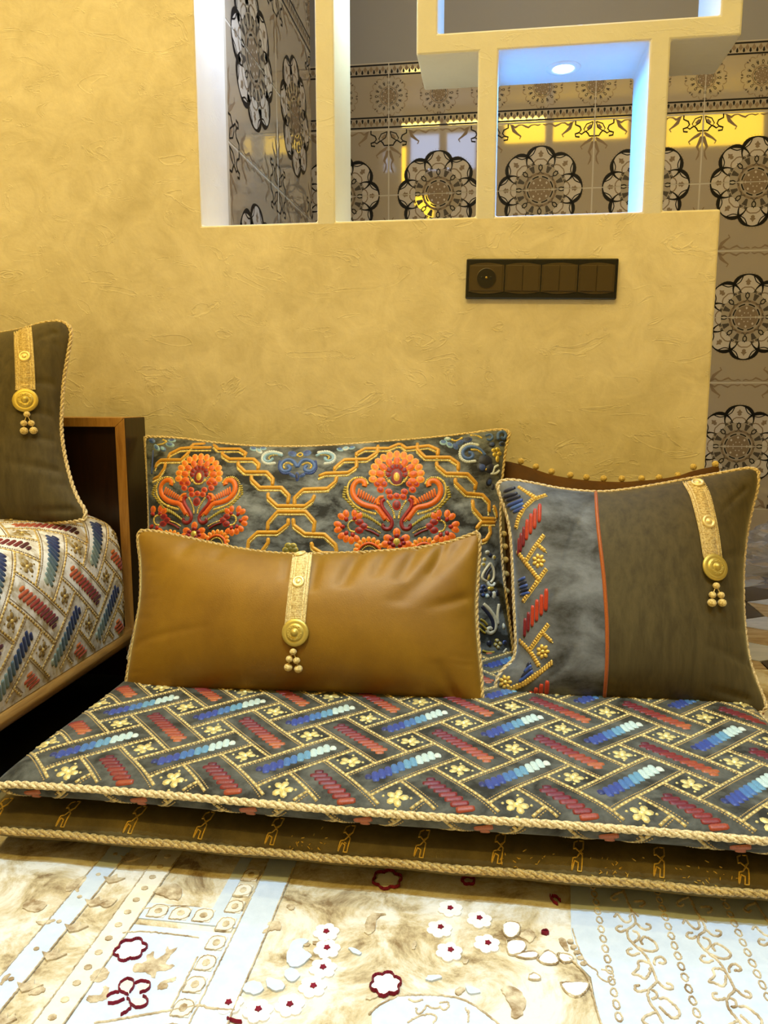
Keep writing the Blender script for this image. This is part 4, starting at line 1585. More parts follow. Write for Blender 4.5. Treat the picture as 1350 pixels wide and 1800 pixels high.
strap(gold, g_o, [(532, 977), (529, 1000), (524, 1045), (521, 1075), (519, 1098)], 0.030, [(528, 976.5, 0.010), (525, 1024, 0.0098)], (520, 1112), 0.0205,
      [(517, 1144), (510.5, 1156), (523, 1158.5), (508.5, 1169.5), (526, 1172)], 0.0058)

# --- big embroidered cushion against the wall
big = Cushion(
    top=Z6((87, 72), (200, 78), (300, 92), (400, 103), (500, 107), (600, 108), (700, 104), (800, 97), (1000, 82), (1150, 66), (1280, 47), (1303, 58)),
    bottom=[(226, 1157), (300, 1172), (500, 1180), (700, 1182), (860, 1178), (907, 1168)],
    left=[(226, 1157), (238, 1110), (252, 1040), (262, 980), (264, 925), (260, 830), (255.5, 768)],
    right=[(907, 1168), (902, 1151), (891, 1072), (881, 993), (877, 914), (880, 851), (887, 790), (895.5, 760.5)],
    low=(-0.215, 0.121), high=(-0.085, 0.50), thick=0.15, ea=2.3, power=0.5, ripple=0.0012, seed=5, folds=[(0.97, 0.5, 0.7, 0.3, 0.05, 0.006), (0.97, -0.1, 0.75, -0.15, 0.05, 0.004)])
b_o = thing('embroidered_cushion', 'large slate velvet cushion embroidered with orange palmettes and gold chains', 'cushion', place(big))
big.cover(b_o, M_VEL_BIG)
big.rope(b_o, M_ROPE)
Mb = big.M
SATIN, SEQ = rgb(206, 150, 40, 0.15), rgb(236, 214, 130, 0.45)


def chain(lines):
    mb = MB()
    for ln in lines:
        stroke(mb, Mb, ln, 0.0076, 0.0020, SATIN, step=4)
        ln2 = [(x - 1.0, y + 5.6) for x, y in ln]
        beads(mb, Mb, ln2, 2.4, 0.0058, 2.0, 0.0013, SEQ, 0.25)
    return adopt(mb.build('gold_chain', M_THREAD, None, use_col=True), b_o)


chain([ZA(*s) for s in ([(515, 128), (545, 160), (700, 160), (745, 190), (733, 215)], [(580, 180), (577, 200), (625, 232), (800, 232), (840, 270), (830, 312)], [(690, 250), (690, 278), (740, 325), (895, 325), (940, 375), (935, 425)],
                       [(785, 350), (785, 380), (845, 437), (1000, 437), (1055, 495), (1045, 556)], [(905, 475), (905, 510), (970, 570), (1170, 570), (1225, 530), (1240, 490)])])
chain([ZA(*s) for s in ([(500, 150), (330, 152), (275, 157), (200, 195), (185, 228)], [(455, 122), (368, 127), (345, 152)], [(340, 180), (280, 238), (135, 240), (106, 265), (95, 300)], [(170, 255), (160, 300), (122, 358), (78, 378)])])
chain([ZA((1095, 572), (1095, 512), (1160, 450), (1350, 443)), ZB((0, 345), (50, 325), (205, 320), (265, 280), (265, 235)), ZB((110, 310), (115, 285), (180, 230), (340, 225), (410, 180), (415, 130)),
       ZB((265, 210), (265, 185), (325, 152), (490, 150), (555, 122), (585, 124)), ZB((0, 436), (60, 432), (118, 385), (128, 345))])
chain([ZB(*s) for s in ([(575, 122), (612, 150), (770, 132), (835, 160), (830, 205)], [(690, 115), (690, 160), (745, 213), (915, 213), (975, 255), (975, 308)], [(825, 245), (825, 270), (890, 325), (1040, 330), (1100, 395), (1090, 442)],
                       [(955, 360), (955, 390), (1030, 465), (1145, 475), (1190, 525), (1190, 600)], [(1075, 510), (1080, 570), (1140, 640), (1235, 645)])])
chain([ZB((1100, 715), (1135, 668), (1235, 668)), ZB((1222, 548), (1240, 600), (1242, 640)), ZB((1195, 690), (1200, 740), (1170, 790), (1140, 800))])
chain([ZA(*s) for s in ([(900, 745), (905, 690), (975, 610), (1175, 610), (1240, 685), (1230, 765)], [(755, 900), (765, 820), (830, 760), (975, 760), (1050, 700), (1050, 660)],
                       [(1085, 660), (1090, 710), (1170, 770), (1310, 775), (1390, 850), (1400, 920)], [(850, 910), (905, 835), (905, 800)], [(1215, 830), (1225, 870), (1290, 910), (1390, 912)])])

OR1, OR2, OR3, RD1, RD2, YL = rgb(230, 118, 12), rgb(212, 88, 12), rgb(238, 162, 52), rgb(164, 32, 16), rgb(116, 12, 22), rgb(226, 196, 92, 0.4)
OLV = rgb(168, 148, 50, 0.15)


def palmette(A):
    """one orange palmette; A maps the drawing's coordinates to the cloth"""
    mb = MB()
    pet = lambda x, y, rx, ry, rot, c, ci=None, h=0.0012: blob(mb, Mb, [A(*p) for p in ell(x, y, rx, ry, rot, 9)], h, c, ci)
    ln = lambda pts, w, c, h=0.002, c2=None, sm=2: stroke(mb, Mb, [A(*p) for p in smooth2(pts, sm)], w, h, c, step=3, col2=c2)
    bd = lambda pts, w, c, sp=2.4: beads(mb, Mb, [A(*p) for p in smooth2(pts, 2)], sp, w, 1.8, 0.0013, c, 0.25)
    # crown of petals
    for k in range(13):
        a = math.radians(172 + k * 16.4)
        pet(545 + 168 * math.cos(a), 345 + 150 * math.sin(a), 32, 27, a, OR3, OR1)
    for k in range(9):
        a = math.radians(165 + k * 26.5)
        pet(545 + 118 * math.cos(a), 350 + 108 * math.sin(a), 38, 26, a, OR1, OR2, 0.0018)
    for x, y in ((410, 400), (432, 440), (455, 400), (680, 400), (655, 440), (635, 400), (490, 455), (600, 455), (500, 490), (590, 490), (545, 485)):
        pet(x, y, 28, 24, 0.4, OR2, RD1)
    for k in range(7):
        a = math.radians(180 + k * 30)
        pet(545 + 62 * math.cos(a), 335 + 62 * math.sin(a), 24, 20, a, RD1, RD2)
    pet(545, 350, 42, 62, 0, RD2, RD1, 0.001)
    for w_, pts in ((0.0052, [(492, 388), (462, 340), (458, 300), (490, 262), (545, 240), (600, 262), (632, 300), (628, 340), (596, 388)]), (0.0042, [(492, 372), (512, 404), (545, 412), (580, 402), (598, 370)])):
        bd(pts, w_, YL)
    pet(545, 352, 27, 40, 0, YL, rgb(200, 160, 60, 0.4), 0.002)
    pet(545, 548, 32, 38, 0, RD1, RD2)
    for s in (-1, 1):
        X = lambda pts, s=s: [(545 + s * (x - 545), y) for x, y in pts]
        # feathered volute
        ln(X([(318, 418), (326, 398), (306, 374), (265, 380), (236, 420), (240, 480), (282, 530), (345, 555), (405, 562), (435, 600), (470, 650)]), 0.0100, OR1, 0.0024, OR2)
        bd(X([(345, 402), (328, 362), (272, 350), (216, 378), (196, 440), (212, 505), (262, 560), (330, 592), (400, 610)]), 0.0060, YL)
        for k in range(11):
            x, y = 178 + (0 if k < 4 else (k - 4) * 16) - 4 * min(k, 3), 420 + k * 17
            ln(X([(x, y), (x + 24, y + 8)]), 0.0042, OLV, 0.0012, None, 0)
        for k in range(10):
            t = k / 9
            x0, y0 = 262 + 150 * t, 490 + 62 * t
            ln(X([(x0 + 10, y0), (x0 + 22 + 6 * t, y0 - 58 + 28 * t)]), 0.0040, OR2, 0.0015, OR1, 0)
        for k in range(6):
            t = k / 5
            ln(X([(400 + 50 * t, 575 + 22 * t), (440 + 50 * t, 620 + 38 * t), (500, 640 + 20 * t)]), 0.0024, OR2, 0.0014)
            bd(X([(395 + 50 * t, 582 + 24 * t), (436 + 50 * t, 628 + 38 * t)]), 0.0018, YL)
        # crimson S scrolls with a gold lining
        ln(X([(455, 490), (425, 490), (410, 518), (415, 545)]), 0.0060, OR1, 0.002)
        ln(X([(462, 505), (438, 520), (440, 560), (488, 620), (518, 672), (500, 714), (462, 716), (444, 694), (458, 682)]), 0.0072, RD1, 0.0024, RD2)
        bd(X([(478, 518), (506, 560), (528, 610), (530, 640)]), 0.0046, YL)
        # leaves, stem and side blossom
        for k in range(8):
            t = k / 7
            x, y = 305 + 120 * t, 600 + 75 * t ** 1.3
            ln(X([(x, y), (x + 14, y + 34 - 10 * t)]), 0.0040, OLV, 0.0014, None, 0)
        ln(X([(325, 716), (375, 732), (422, 762)]), 0.0040, RD2, 0.002)
        bd(X([(340, 700), (390, 716), (432, 742)]), 0.0034, YL)
        petx = lambda x, y, rx, ry, rot, c, ci=None, h=0.0012, s=s: pet(545 + s * (545 - x) * -1, y, rx, ry, rot if s > 0 else math.pi - rot, c, ci, h)
        fx, fy = 222, 695
        for k, (dx, dy) in enumerate(((45, -80), (-45, -75), (-85, 5), (-45, 75), (25, 90))):
            a = math.atan2(dy, dx)
            for q in (-0.42, 0.42):
                petx(fx + dx * 1.02 + 18 * math.cos(a + math.pi / 2) * (1 if q > 0 else -1), fy + dy * 1.02 + 18 * math.sin(a + math.pi / 2) * (1 if q > 0 else -1), 32, 24, a + q, OR1, OR2)
            petx(fx + dx * 0.66, fy + dy * 0.66, 20, 16, a, RD1, RD1, 0.0026)
        for dx, dy in ((62, -30), (92, 0), (62, 28)):
            petx(fx + dx, fy + dy, 32, 26, 0, RD1, RD2)
        bd(X([(262, 655), (222, 655), (200, 690), (218, 728), (250, 735)]), 0.0046, YL, 2.0)
        # scalloped lower scroll
        for k in range(9):
            a = math.radians(160 + k * 22)
            pet(545 + s * (350 - 545 + 88 * math.cos(a)), 862 + 76 * math.sin(a), 22, 17, a if s > 0 else math.pi - a, OR3, OR1)
        ln(X([(268, 900), (285, 840), (350, 806), (415, 836), (440, 880)]), 0.0050, OR2, 0.0022)
        bd(X([(292, 890), (312, 848), (352, 828), (396, 850), (412, 890)]), 0.0034, YL)
    for dx, dy in ((0, -62), (-62, -22), (62, -22), (-78, 20), (78, 20), (-40, 45), (40, 45)):
        pet(545 + dx, 800 + dy, 34, 28, math.atan2(dy, dx), OR1, OR2)
        pet(545 + dx * 0.62, 800 + dy * 0.62, 22, 18, 0, RD1, RD2, 0.0028)
    pet(545, 806, 26, 32, 0, YL, OLV, 0.003)
    return adopt(mb.build('palmette', M_THREAD, None, use_col=True), b_o)


zb1 = lambda x, y: (560 + x / 3.9706, 750 + y / 3.9706)
za1 = lambda x, y: (250 + x / 4.0909, 750 + y / 4.0909)
palmette(zb1)
palmette(lambda x, y: za1(405 + 0.87 * (x - 540) - 0.085 * (y - 340), 350 + 0.91 * (y - 340)))
BL1, BL2, BL3, NV, WH = rgb(70, 104, 170), rgb(48, 72, 138), rgb(140, 178, 204), rgb(22, 28, 52), rgb(206, 214, 214)


def blue_set(conv, items, name='blue_scroll'):
    mb = MB()
    for it in items:
        if it[0] == 'l':
            stroke(mb, Mb, [conv(*p) for p in smooth2(it[1], 2)], it[2], 0.002, it[3], step=3)
        elif it[0] == 'b':
            beads(mb, Mb, [conv(*p) for p in smooth2(it[1], 2)], 2.4, it[2], 1.8, 0.0013, YL, 0.2)
        elif it[0] == 's':   # scalloped edge
            P = resample(smooth2([conv(*p) for p in it[1]], 2), it[4])
            for p in P:
                blob(mb, Mb, ell(p[0], p[1], it[2], it[2] * 0.85, 0, 8), 0.0014, it[3])
        else:
            blob(mb, Mb, [conv(*p) for p in ell(it[1], it[2], it[3], it[4], it[5] if len(it) > 5 else 0, 9)], 0.002, it[6] if len(it) > 6 else BL1, it[7] if len(it) > 7 else BL2)
    return adopt(mb.build(name, M_THREAD, None, use_col=True), b_o)


blue_set(za1, [('l', [(1115, 292), (1148, 238), (1205, 238), (1248, 278), (1222, 322), (1182, 322), (1162, 300), (1185, 278)], 0.0072, BL1), ('l', [(1115, 292), (1082, 238), (1030, 236), (988, 276), (1004, 322), (1045, 322), (1068, 300), (1045, 280)], 0.0072, BL1),
               ('s', [(990, 250), (980, 300), (1010, 340), (1060, 335)], 2.6, BL2, 4), ('s', [(1245, 250), (1255, 300), (1225, 340), (1170, 335)], 2.6, BL2, 4),
               ('b', [(1150, 275), (1190, 255), (1222, 275), (1210, 300)], 0.004), ('b', [(1082, 275), (1045, 255), (1012, 275), (1022, 300)], 0.004),
               ('e', 1114, 360, 16, 36, 0, BL2, NV), ('e', 1078, 350, 26, 13, 0.5, BL1, BL2), ('e', 1152, 350, 26, 13, -0.5, BL1, BL2),
               ('b', [(1112, 205), (1135, 185), (1160, 200), (1140, 220), (1112, 205)], 0.004), ('e', 1080, 195, 34, 22, 0.2, BL1, BL2), ('e', 1185, 190, 34, 22, -0.2, BL1, BL2),
               ('l', [(1012, 210), (945, 190), (885, 205), (872, 240), (908, 258), (942, 228)], 0.0062, BL3), ('s', [(1000, 195), (940, 176), (875, 190), (858, 240), (895, 270), (950, 262)], 3.0, WH, 4.5),
               ('b', [(985, 205), (930, 205), (905, 225), (925, 240)], 0.003),
               ('e', 800, 160, 30, 16, 0.2, BL3, BL1), ('e', 840, 175, 28, 16, 0.5, WH, BL3), ('e', 870, 158, 26, 12, 0, BL3, BL1)])
blue_set(zb1, [('l', [(-20, 205), (40, 182), (85, 190), (108, 212), (92, 240), (50, 238), (45, 215)], 0.0062, BL3), ('s', [(0, 180), (70, 170), (120, 205), (100, 250), (45, 258)], 3.0, WH, 4.5), ('b', [(0, 200), (50, 195), (80, 212), (66, 226)], 0.003),
               ('e', 150, 160, 26, 14, 0.2, BL3, BL1), ('e', 190, 152, 26, 14, -0.2, WH, BL3), ('e', 232, 148, 26, 12, -0.2, BL3, BL1)])
blue_set(za1, [('e', 70, 102, 26, 18, 0.3, BL1, BL2), ('e', 105, 150, 30, 18, 0.9, BL3, BL1), ('e', 150, 160, 26, 18, 0.6, BL1, BL3), ('e', 200, 130, 34, 18, 0.2, BL3, BL1), ('e', 215, 100, 30, 14, 0, BL3, BL2), ('e', 100, 85, 26, 12, 0, BL2, NV),
               ('b', [(110, 130), (150, 125), (180, 105), (150, 95)], 0.005), ('l', [(80, 170), (75, 260), (70, 340)], 0.003, BL2)])
blue_set(zb1, [('e', 872, 110, 30, 20, 0, BL3, BL1), ('e', 915, 128, 28, 20, 0.6, BL3, BL1), ('e', 955, 138, 26, 18, 0.9, BL1, BL2), ('e', 985, 110, 30, 18, -0.3, BL1, BL2), ('e', 1040, 92, 36, 20, -0.2, BL2, NV), ('e', 900, 85, 26, 12, 0, BL3, WH),
               ('b', [(930, 90), (955, 102), (985, 90), (1000, 78)], 0.005), ('b', [(1060, 60), (1110, 62), (1140, 80)], 0.005),
               ('l', [(1165, 200), (1120, 148), (1050, 135), (1005, 165), (1005, 205), (1045, 228), (1082, 208), (1070, 180), (1045, 182)], 0.0066, BL1), ('s', [(1110, 128), (1050, 115), (990, 150), (985, 215), (1030, 248), (1090, 240)], 3.2, WH, 5),
               ('b', [(1065, 160), (1110, 160), (1145, 185)], 0.006),
               ('l', [(1165, 65), (1200, 50), (1220, 75), (1195, 98), (1175, 85)], 0.005, BL1), ('l', [(1255, 90), (1250, 45), (1290, 30), (1312, 60), (1290, 90), (1275, 70)], 0.006, BL1),
               ('e', 1165, 240, 52, 46, 0.3, NV, NV), ('e', 1140, 285, 36, 36, 0, NV, BL2), ('e', 1195, 290, 34, 40, 0, NV, NV), ('b', [(1140, 250), (1165, 240), (1185, 265), (1175, 300), (1150, 300)], 0.005),
               ('l', [(1215, 330), (1225, 285), (1255, 270)], 0.005, WH), ('l', [(1200, 330), (1240, 330), (1262, 305)], 0.005, WH), ('e', 1190, 385, 22, 34, 0.3, NV, BL2), ('e', 1215, 420, 14, 26, 0, NV, NV),
               ('e', 1225, 165, 20, 16, 0, YL, OLV), ('e', 1250, 160, 20, 16, 0.8, YL, OLV), ('e', 1262, 188, 18, 16, 0, YL, OLV), ('e', 1230, 195, 18, 16, 0, YL, OLV), ('e', 1248, 225, 14, 26, 0, YL, OLV), ('e', 1280, 120, 24, 20, 0, BL2, NV), ('e', 1210, 125, 26, 22, 0, NV, BL2)])
zr1 = lambda x, y: (830 + x / 5.62, 930 + y / 5.62)
LIN = rgb(196, 192, 170, 0.1)
blue_set(zr1, [('l', [(180, 335), (110, 430), (92, 490), (150, 520)], 0.005, LIN), ('l', [(180, 335), (215, 400), (215, 490), (180, 530)], 0.005, LIN), ('l', [(185, 380), (140, 440), (135, 490)], 0.005, NV), ('e', 160, 480, 16, 40, 0.3, rgb(150, 120, 90), OLV),
               ('l', [(150, 520), (170, 560), (210, 560), (225, 530)], 0.006, WH), ('e', 185, 585, 34, 22, 0, YL, OLV), ('e', 215, 650, 24, 40, 0, WH, LIN), ('e', 180, 640, 26, 30, 0, NV, NV), ('e', 250, 630, 26, 34, 0.3, NV, NV),
               ('e', 110, 570, 30, 24, 0, BL2, NV), ('e', 90, 610, 30, 24, 0, BL2, NV), ('e', 130, 600, 26, 24, 0, NV, NV), ('e', 105, 650, 28, 24, 0, NV, BL2), ('e', 150, 660, 24, 24, 0, BL3, WH), ('e', 180, 260, 24, 24, 0, NV, NV), ('e', 215, 280, 22, 24, 0, LIN, OLV), ('e', 120, 300, 22, 22, 0, LIN, OLV), ('e', 150, 230, 26, 22, 0, WH, LIN), ('e', 110, 350, 26, 22, 0, LIN, OLV),
               ('l', [(110, 740), (160, 780), (235, 880), (235, 990), (180, 1040), (140, 1000), (170, 975), (200, 985)], 0.007, LIN), ('l', [(95, 760), (150, 820), (210, 910), (205, 1000)], 0.007, NV), ('l', [(265, 740), (250, 840), (255, 940)], 0.006, LIN),
               ('l', [(70, 930), (110, 960), (150, 1000)], 0.004, OLV), ('l', [(70, 980), (100, 1010), (130, 1030)], 0.004, OLV), ('l', [(80, 890), (120, 910), (150, 950)], 0.004, OLV),
               ('e', 245, 1100, 24, 20, 0, OLV, LIN), ('e', 275, 1130, 24, 20, 0.6, OLV, LIN), ('e', 255, 1165, 22, 22, 0, OLV, LIN), ('e', 230, 1140, 20, 20, 0, OLV, LIN), ('e', 170, 1130, 30, 30, 0, NV, NV), ('e', 320, 1120, 22, 24, 0, BL2, NV), ('e', 310, 960, 14, 34, 0, LIN, WH), ('l', [(250, 1230), (275, 1280), (300, 1230), (340, 1180)], 0.004, LIN), ('l', [(100, 1200), (160, 1220), (220, 1215)], 0.004, OLV)], 'side_border')
mb = MB()
for dx, dy in ((0, 0), (-22, 10), (22, 8), (-10, -20), (14, -18)):
    blob(mb, Mb, [za1(*p) for p in ell(1065 + dx * 1.4, 878 + dy, 30, 26, 0, 9)], 0.0018, OLV, rgb(112, 104, 40))
adopt(mb.build('olive_flower', M_THREAD, None, use_col=True), b_o)


# --- brown cushion with bobble fringe, behind on the right
brown = Cushion(
    top=Z7((110, 82), (130, 80), (200, 97), (270, 122), (345, 147), (430, 162), (505, 172), (585, 177), (670, 180), (760, 174), (840, 167), (930, 152), (1000, 127), (1100, 106), (1118, 100)),
    bottom=[(884, 1190), (1000, 1194), (1150, 1196), (1290, 1192)],
    left=[(884, 1190), (889, 1100), (890, 1000), (886, 900), (882, 811)],
    right=[(1290, 1192), (1280, 1000), (1272, 900), (1263, 817)],
    low=(-0.165, 0.120), high=(-0.075, 0.44), thick=0.10, ea=2.2, ripple=0.001, seed=8)
br_o = thing('fringed_cushion', 'brown velvet cushion with gold bobble fringe leaning on the wall behind the two-tone cushion', 'cushion', place(brown))
brown.cover(br_o, M_BROWN)
tops = Z7((200, 82), (270, 107), (343, 130), (430, 146), (505, 157), (585, 162), (670, 163), (762, 162), (843, 158), (930, 147), (1003, 108), (1105, 95))
side = [(885, 940), (887, 962), (888, 985), (889, 1010), (890, 1040), (890, 1070), (889, 1100), (888, 1130)]
for px_, py_ in tops + side:
    p = on_plane(px_, py_, brown.p0, brown.n)
    p = p + brown.n * (0.0 if (px_, py_) in tops else 0.012)
    m_ = MB()
    r = 0.0063
    m_.lathe([(r * math.sin(t) * (1 + 0.05 * math.sin(9 * t)), -r * math.cos(t)) for t in np.linspace(0.08, math.pi - 0.08, 10)], p, (0.1, 0, 1), (1, 0, 0), 12)
    s = MB()
    adopt(m_.build('bobble', M_BEAD, None), br_o)


# --- two-tone square cushions: the same make, one on the mattress and one on the sofa
def two_tone(c, root, seam_px, mats):
    sp = np.array(sorted(seam_px, key=lambda p: p[1]), float)

    def side(p):
        x, y = project(p)
        return 0 if x < np.interp(y, sp[:, 1], sp[:, 0]) else 1
    c.cover(root, mats, side)
    mb = MB()
    stroke(mb, c.M, smooth2(seam_px, 1), 0.0058, 0.0030, rgb(168, 84, 20), step=6, taper=False)
    adopt(mb.build('orange_piping', M_THREAD, None, use_col=True), root)


sq = Cushion(
    top=Z7((93, 188), (115, 173), (160, 171), (250, 186), (350, 208), (450, 222), (560, 229), (650, 223), (800, 201), (950, 173), (1100, 146), (1200, 126), (1270, 115), (1302, 128)),
    bottom=Z7((82, 1150), (110, 1175), (200, 1192), (400, 1197), (600, 1202), (800, 1207), (1000, 1212), (1150, 1228), (1230, 1242), (1310, 1252), (1340, 1230)),
    left=Z7((82, 1150), (92, 1090), (125, 1045), (170, 1010), (182, 950), (178, 850), (170, 700), (165, 550), (155, 400), (130, 300), (100, 225), (93, 188)),
    right=Z7((1340, 1230), (1325, 1180), (1290, 1100), (1256, 1000), (1236, 850), (1229, 700), (1231, 560), (1246, 420), (1271, 300), (1300, 200), (1302, 128)),
    low=(-0.385, 0.122), high=(-0.265, 0.45), thick=0.15, ea=2.3, power=0.5, ripple=0.0014, seed=11,
    folds=[(0.95, 0.25, 0.6, 0.18, 0.03, 0.006), (0.95, -0.1, 0.62, -0.12, 0.03, 0.005), (0.95, -0.35, 0.65, -0.33, 0.03, 0.005), (0.95, -0.62, 0.6, -0.5, 0.035, 0.005), (0.88, 0.8, 0.72, 0.62, 0.03, 0.004), (0.85, -0.9, 0.6, -0.86, 0.04, 0.006),
           (-0.45, 0.62, -0.66, -0.05, 0.022, 0.004), (-0.35, 0.80, -0.50, 0.45, 0.02, 0.003), (-0.66, -0.05, -0.82, -0.55, 0.03, 0.004), (-0.52, -0.5, -0.66, -0.85, 0.03, 0.003)])
s_o = thing('square_cushion', 'square olive and silver-grey velvet cushion with gold strap, right on the floor mattress', 'cushion', place(sq), 'two-tone strapped cushions')
SEAM = ZD((733, 296), (745, 500), (768, 700), (786, 850), (800, 1030), (810, 1200), (812, 1400), (806, 1550), (790, 1728))
two_tone(sq, s_o, SEAM, [M_VEL_SQ, M_OLIVE, M_OLIVE])
sq.rope(s_o, M_ROPE)
strap(sq, s_o, Z7((1000, 180), (1030, 230), (1052, 310), (1075, 420), (1085, 500), (1092, 535)), 0.030, [Z7((1022, 188))[0] + (0.010,), Z7((1070, 365))[0] + (0.0105,)], Z7((1096, 577))[0], 0.0205,
      Z7((1097, 662), (1079, 703), (1117, 703), (1077, 742), (1123, 743)), 0.0058)
Ms = sq.M
zd1 = lambda x, y: (860 + x / 3.913, 790 + y / 3.913)
RD3 = rgb(178, 52, 14)


def strip(name, bars, w):
    for a, b, c in bars:
        mb = MB()
        stroke(mb, Ms, [zd1(*a), zd1(*b)], w, 0.0018, c, step=5)
        if mb.f:
            adopt(mb.build(name, M_THREAD, None, use_col=True), s_o)


strip('red_strip', [((x, y0), (x - 4, y1), RD3 if c else RD2) for x, y0, y1, c in ((347, 375, 500, 1), (315, 408, 545, 1), (287, 442, 582, 1), (260, 482, 622, 1), (238, 532, 668, 0), (219, 575, 705, 0), (205, 610, 730, 0))], 0.0064)
strip('red_strip', [((x, y0), (x - 4, y1), RD3 if c else RD2) for x, y0, y1, c in ((392, 958, 1110, 1), (360, 998, 1142, 1), (328, 1032, 1182, 1), (298, 1072, 1218, 1), (270, 1118, 1252, 0), (246, 1160, 1288, 0))], 0.0066)
strip('red_strip', [((x, y0), (x - 8, y1), RD3) for x, y0, y1 in ((400, 1590, 1690), (360, 1612, 1702), (324, 1638, 1712), (288, 1664, 1718), (255, 1685, 1722), (222, 1700, 1724))], 0.0070)
strip('blue_strip', [((75, 335), (195, 300), NV), ((95, 360), (215, 320), NV), ((120, 392), (230, 345), BL2), ((145, 412), (235, 372), BL1), ((165, 432), (240, 400), BL2), ((100, 290), (180, 262), NV)], 0.0068)
strip('blue_strip', [((200 + 4 * k, 905 + 24 * k), (248 + 8 * k, 880 + 26 * k), NV if k % 2 else BL2) for k in range(5)], 0.0060)
strip('blue_strip', [((205 + 18 * k, 1600 - 34 * k), (300 - 6 * k, 1522 - 20 * k), NV if k % 2 else BL2) for k in range(4)], 0.0060)
mb = MB()
GB = rgb(206, 164, 66, 0.35)
for pts in ([(390, 308), (300, 340), (235, 400), (198, 470), (180, 540)], [(200, 255), (260, 295), (325, 335)], [(375, 585), (310, 668), (250, 762)], [(325, 648), (385, 700)], [(190, 700), (250, 780), (345, 900)], [(392, 818), (320, 920), (228, 1045)],
            [(405, 1198), (340, 1285), (280, 1370)], [(362, 1255), (428, 1320)], [(205, 1310), (285, 1395), (342, 1490)]):
    beads(mb, Ms, [zd1(*p) for p in pts], 4.8, 0.0085, 4.6, 0.0016, GB, 0.2)
    beads(mb, Ms, [zd1(x + 12, y + 12) for x, y in pts], 2.6, 0.0022, 2.0, 0.001, YL, 0.2)
for q in (0, 10, 20):
    beads(mb, Ms, [zd1(x, y + q) for x, y in [(435, 1452), (340, 1530), (240, 1600), (100, 1662)]], 5.5, 0.0056, 5.0, 0.0014, GB, 0.2)
adopt(mb.build('gold_braid', M_THREAD, None, use_col=True, kind='stuff'), s_o)
for fx, fy in ((340, 766), (368, 1390), (110, 1600)):
    mb = MB()
    for k in range(7):
        a = k * 2 * math.pi / 7
        blob(mb, Ms, [zd1(*p) for p in ell(fx + 30 * math.cos(a), fy + 34 * math.sin(a), 19, 14, a, 8)], 0.0018, GB, YL)
    blob(mb, Ms, [zd1(*p) for p in ell(fx, fy, 15, 15, 0, 8)], 0.003, YL)
    adopt(mb.build('gold_flower', M_THREAD, None, use_col=True), s_o)

ol = Cushion(
    top=[(-335, 590), (-300, 578), (-200, 596), (-100, 600)] + Z5((0, 112), (100, 93), (180, 66), (255, 58), (290, 82)),
    bottom=[(-345, 935), (-200, 934), (-80, 928)] + Z5((0, 905), (120, 902), (200, 897), (300, 892), (352, 884)),
    left=[(-345, 935), (-320, 880), (-305, 780), (-306, 700), (-320, 630), (-335, 590)],
    right=Z5((352, 884), (357, 850), (322, 800), (291, 720), (263, 600), (252, 500), (256, 400), (263, 300), (281, 200), (297, 115), (290, 82)),
    low=(-0.31, 0.358), high=(-0.205, 0.68), thick=0.14, ea=2.3, power=0.5, ripple=0.0014, seed=12,
    folds=[(0.95, 0.35, 0.72, 0.30, 0.03, 0.005), (0.95, 0.05, 0.70, 0.05, 0.03, 0.005), (0.95, -0.2, 0.72, -0.18, 0.03, 0.005), (0.95, -0.5, 0.66, -0.42, 0.03, 0.005), (0.9, 0.85, 0.78, 0.72, 0.03, 0.004), (0.92, -0.9, 0.7, -0.9, 0.04, 0.006)])
o_o = thing('square_cushion', 'olive velvet cushion with gold strap standing on the ivory sofa seat', 'cushion', place(ol), 'two-tone strapped cushions')
two_tone(ol, o_o, [(-150, 600), (-140, 700), (-135, 800), (-150, 932)], [M_VEL_SQ, M_OLIVE, M_OLIVE])
ol.rope(o_o, M_ROPE)
strap(ol, o_o, Z5((97, 96), (100, 160), (104, 240), (106, 300), (107, 345)), 0.0315, [Z5((104, 208))[0] + (0.0105,)], Z5((107, 391))[0], 0.0215, Z5((114, 453), (102, 488), (132, 488), (103, 517), (141, 516)), 0.0062)

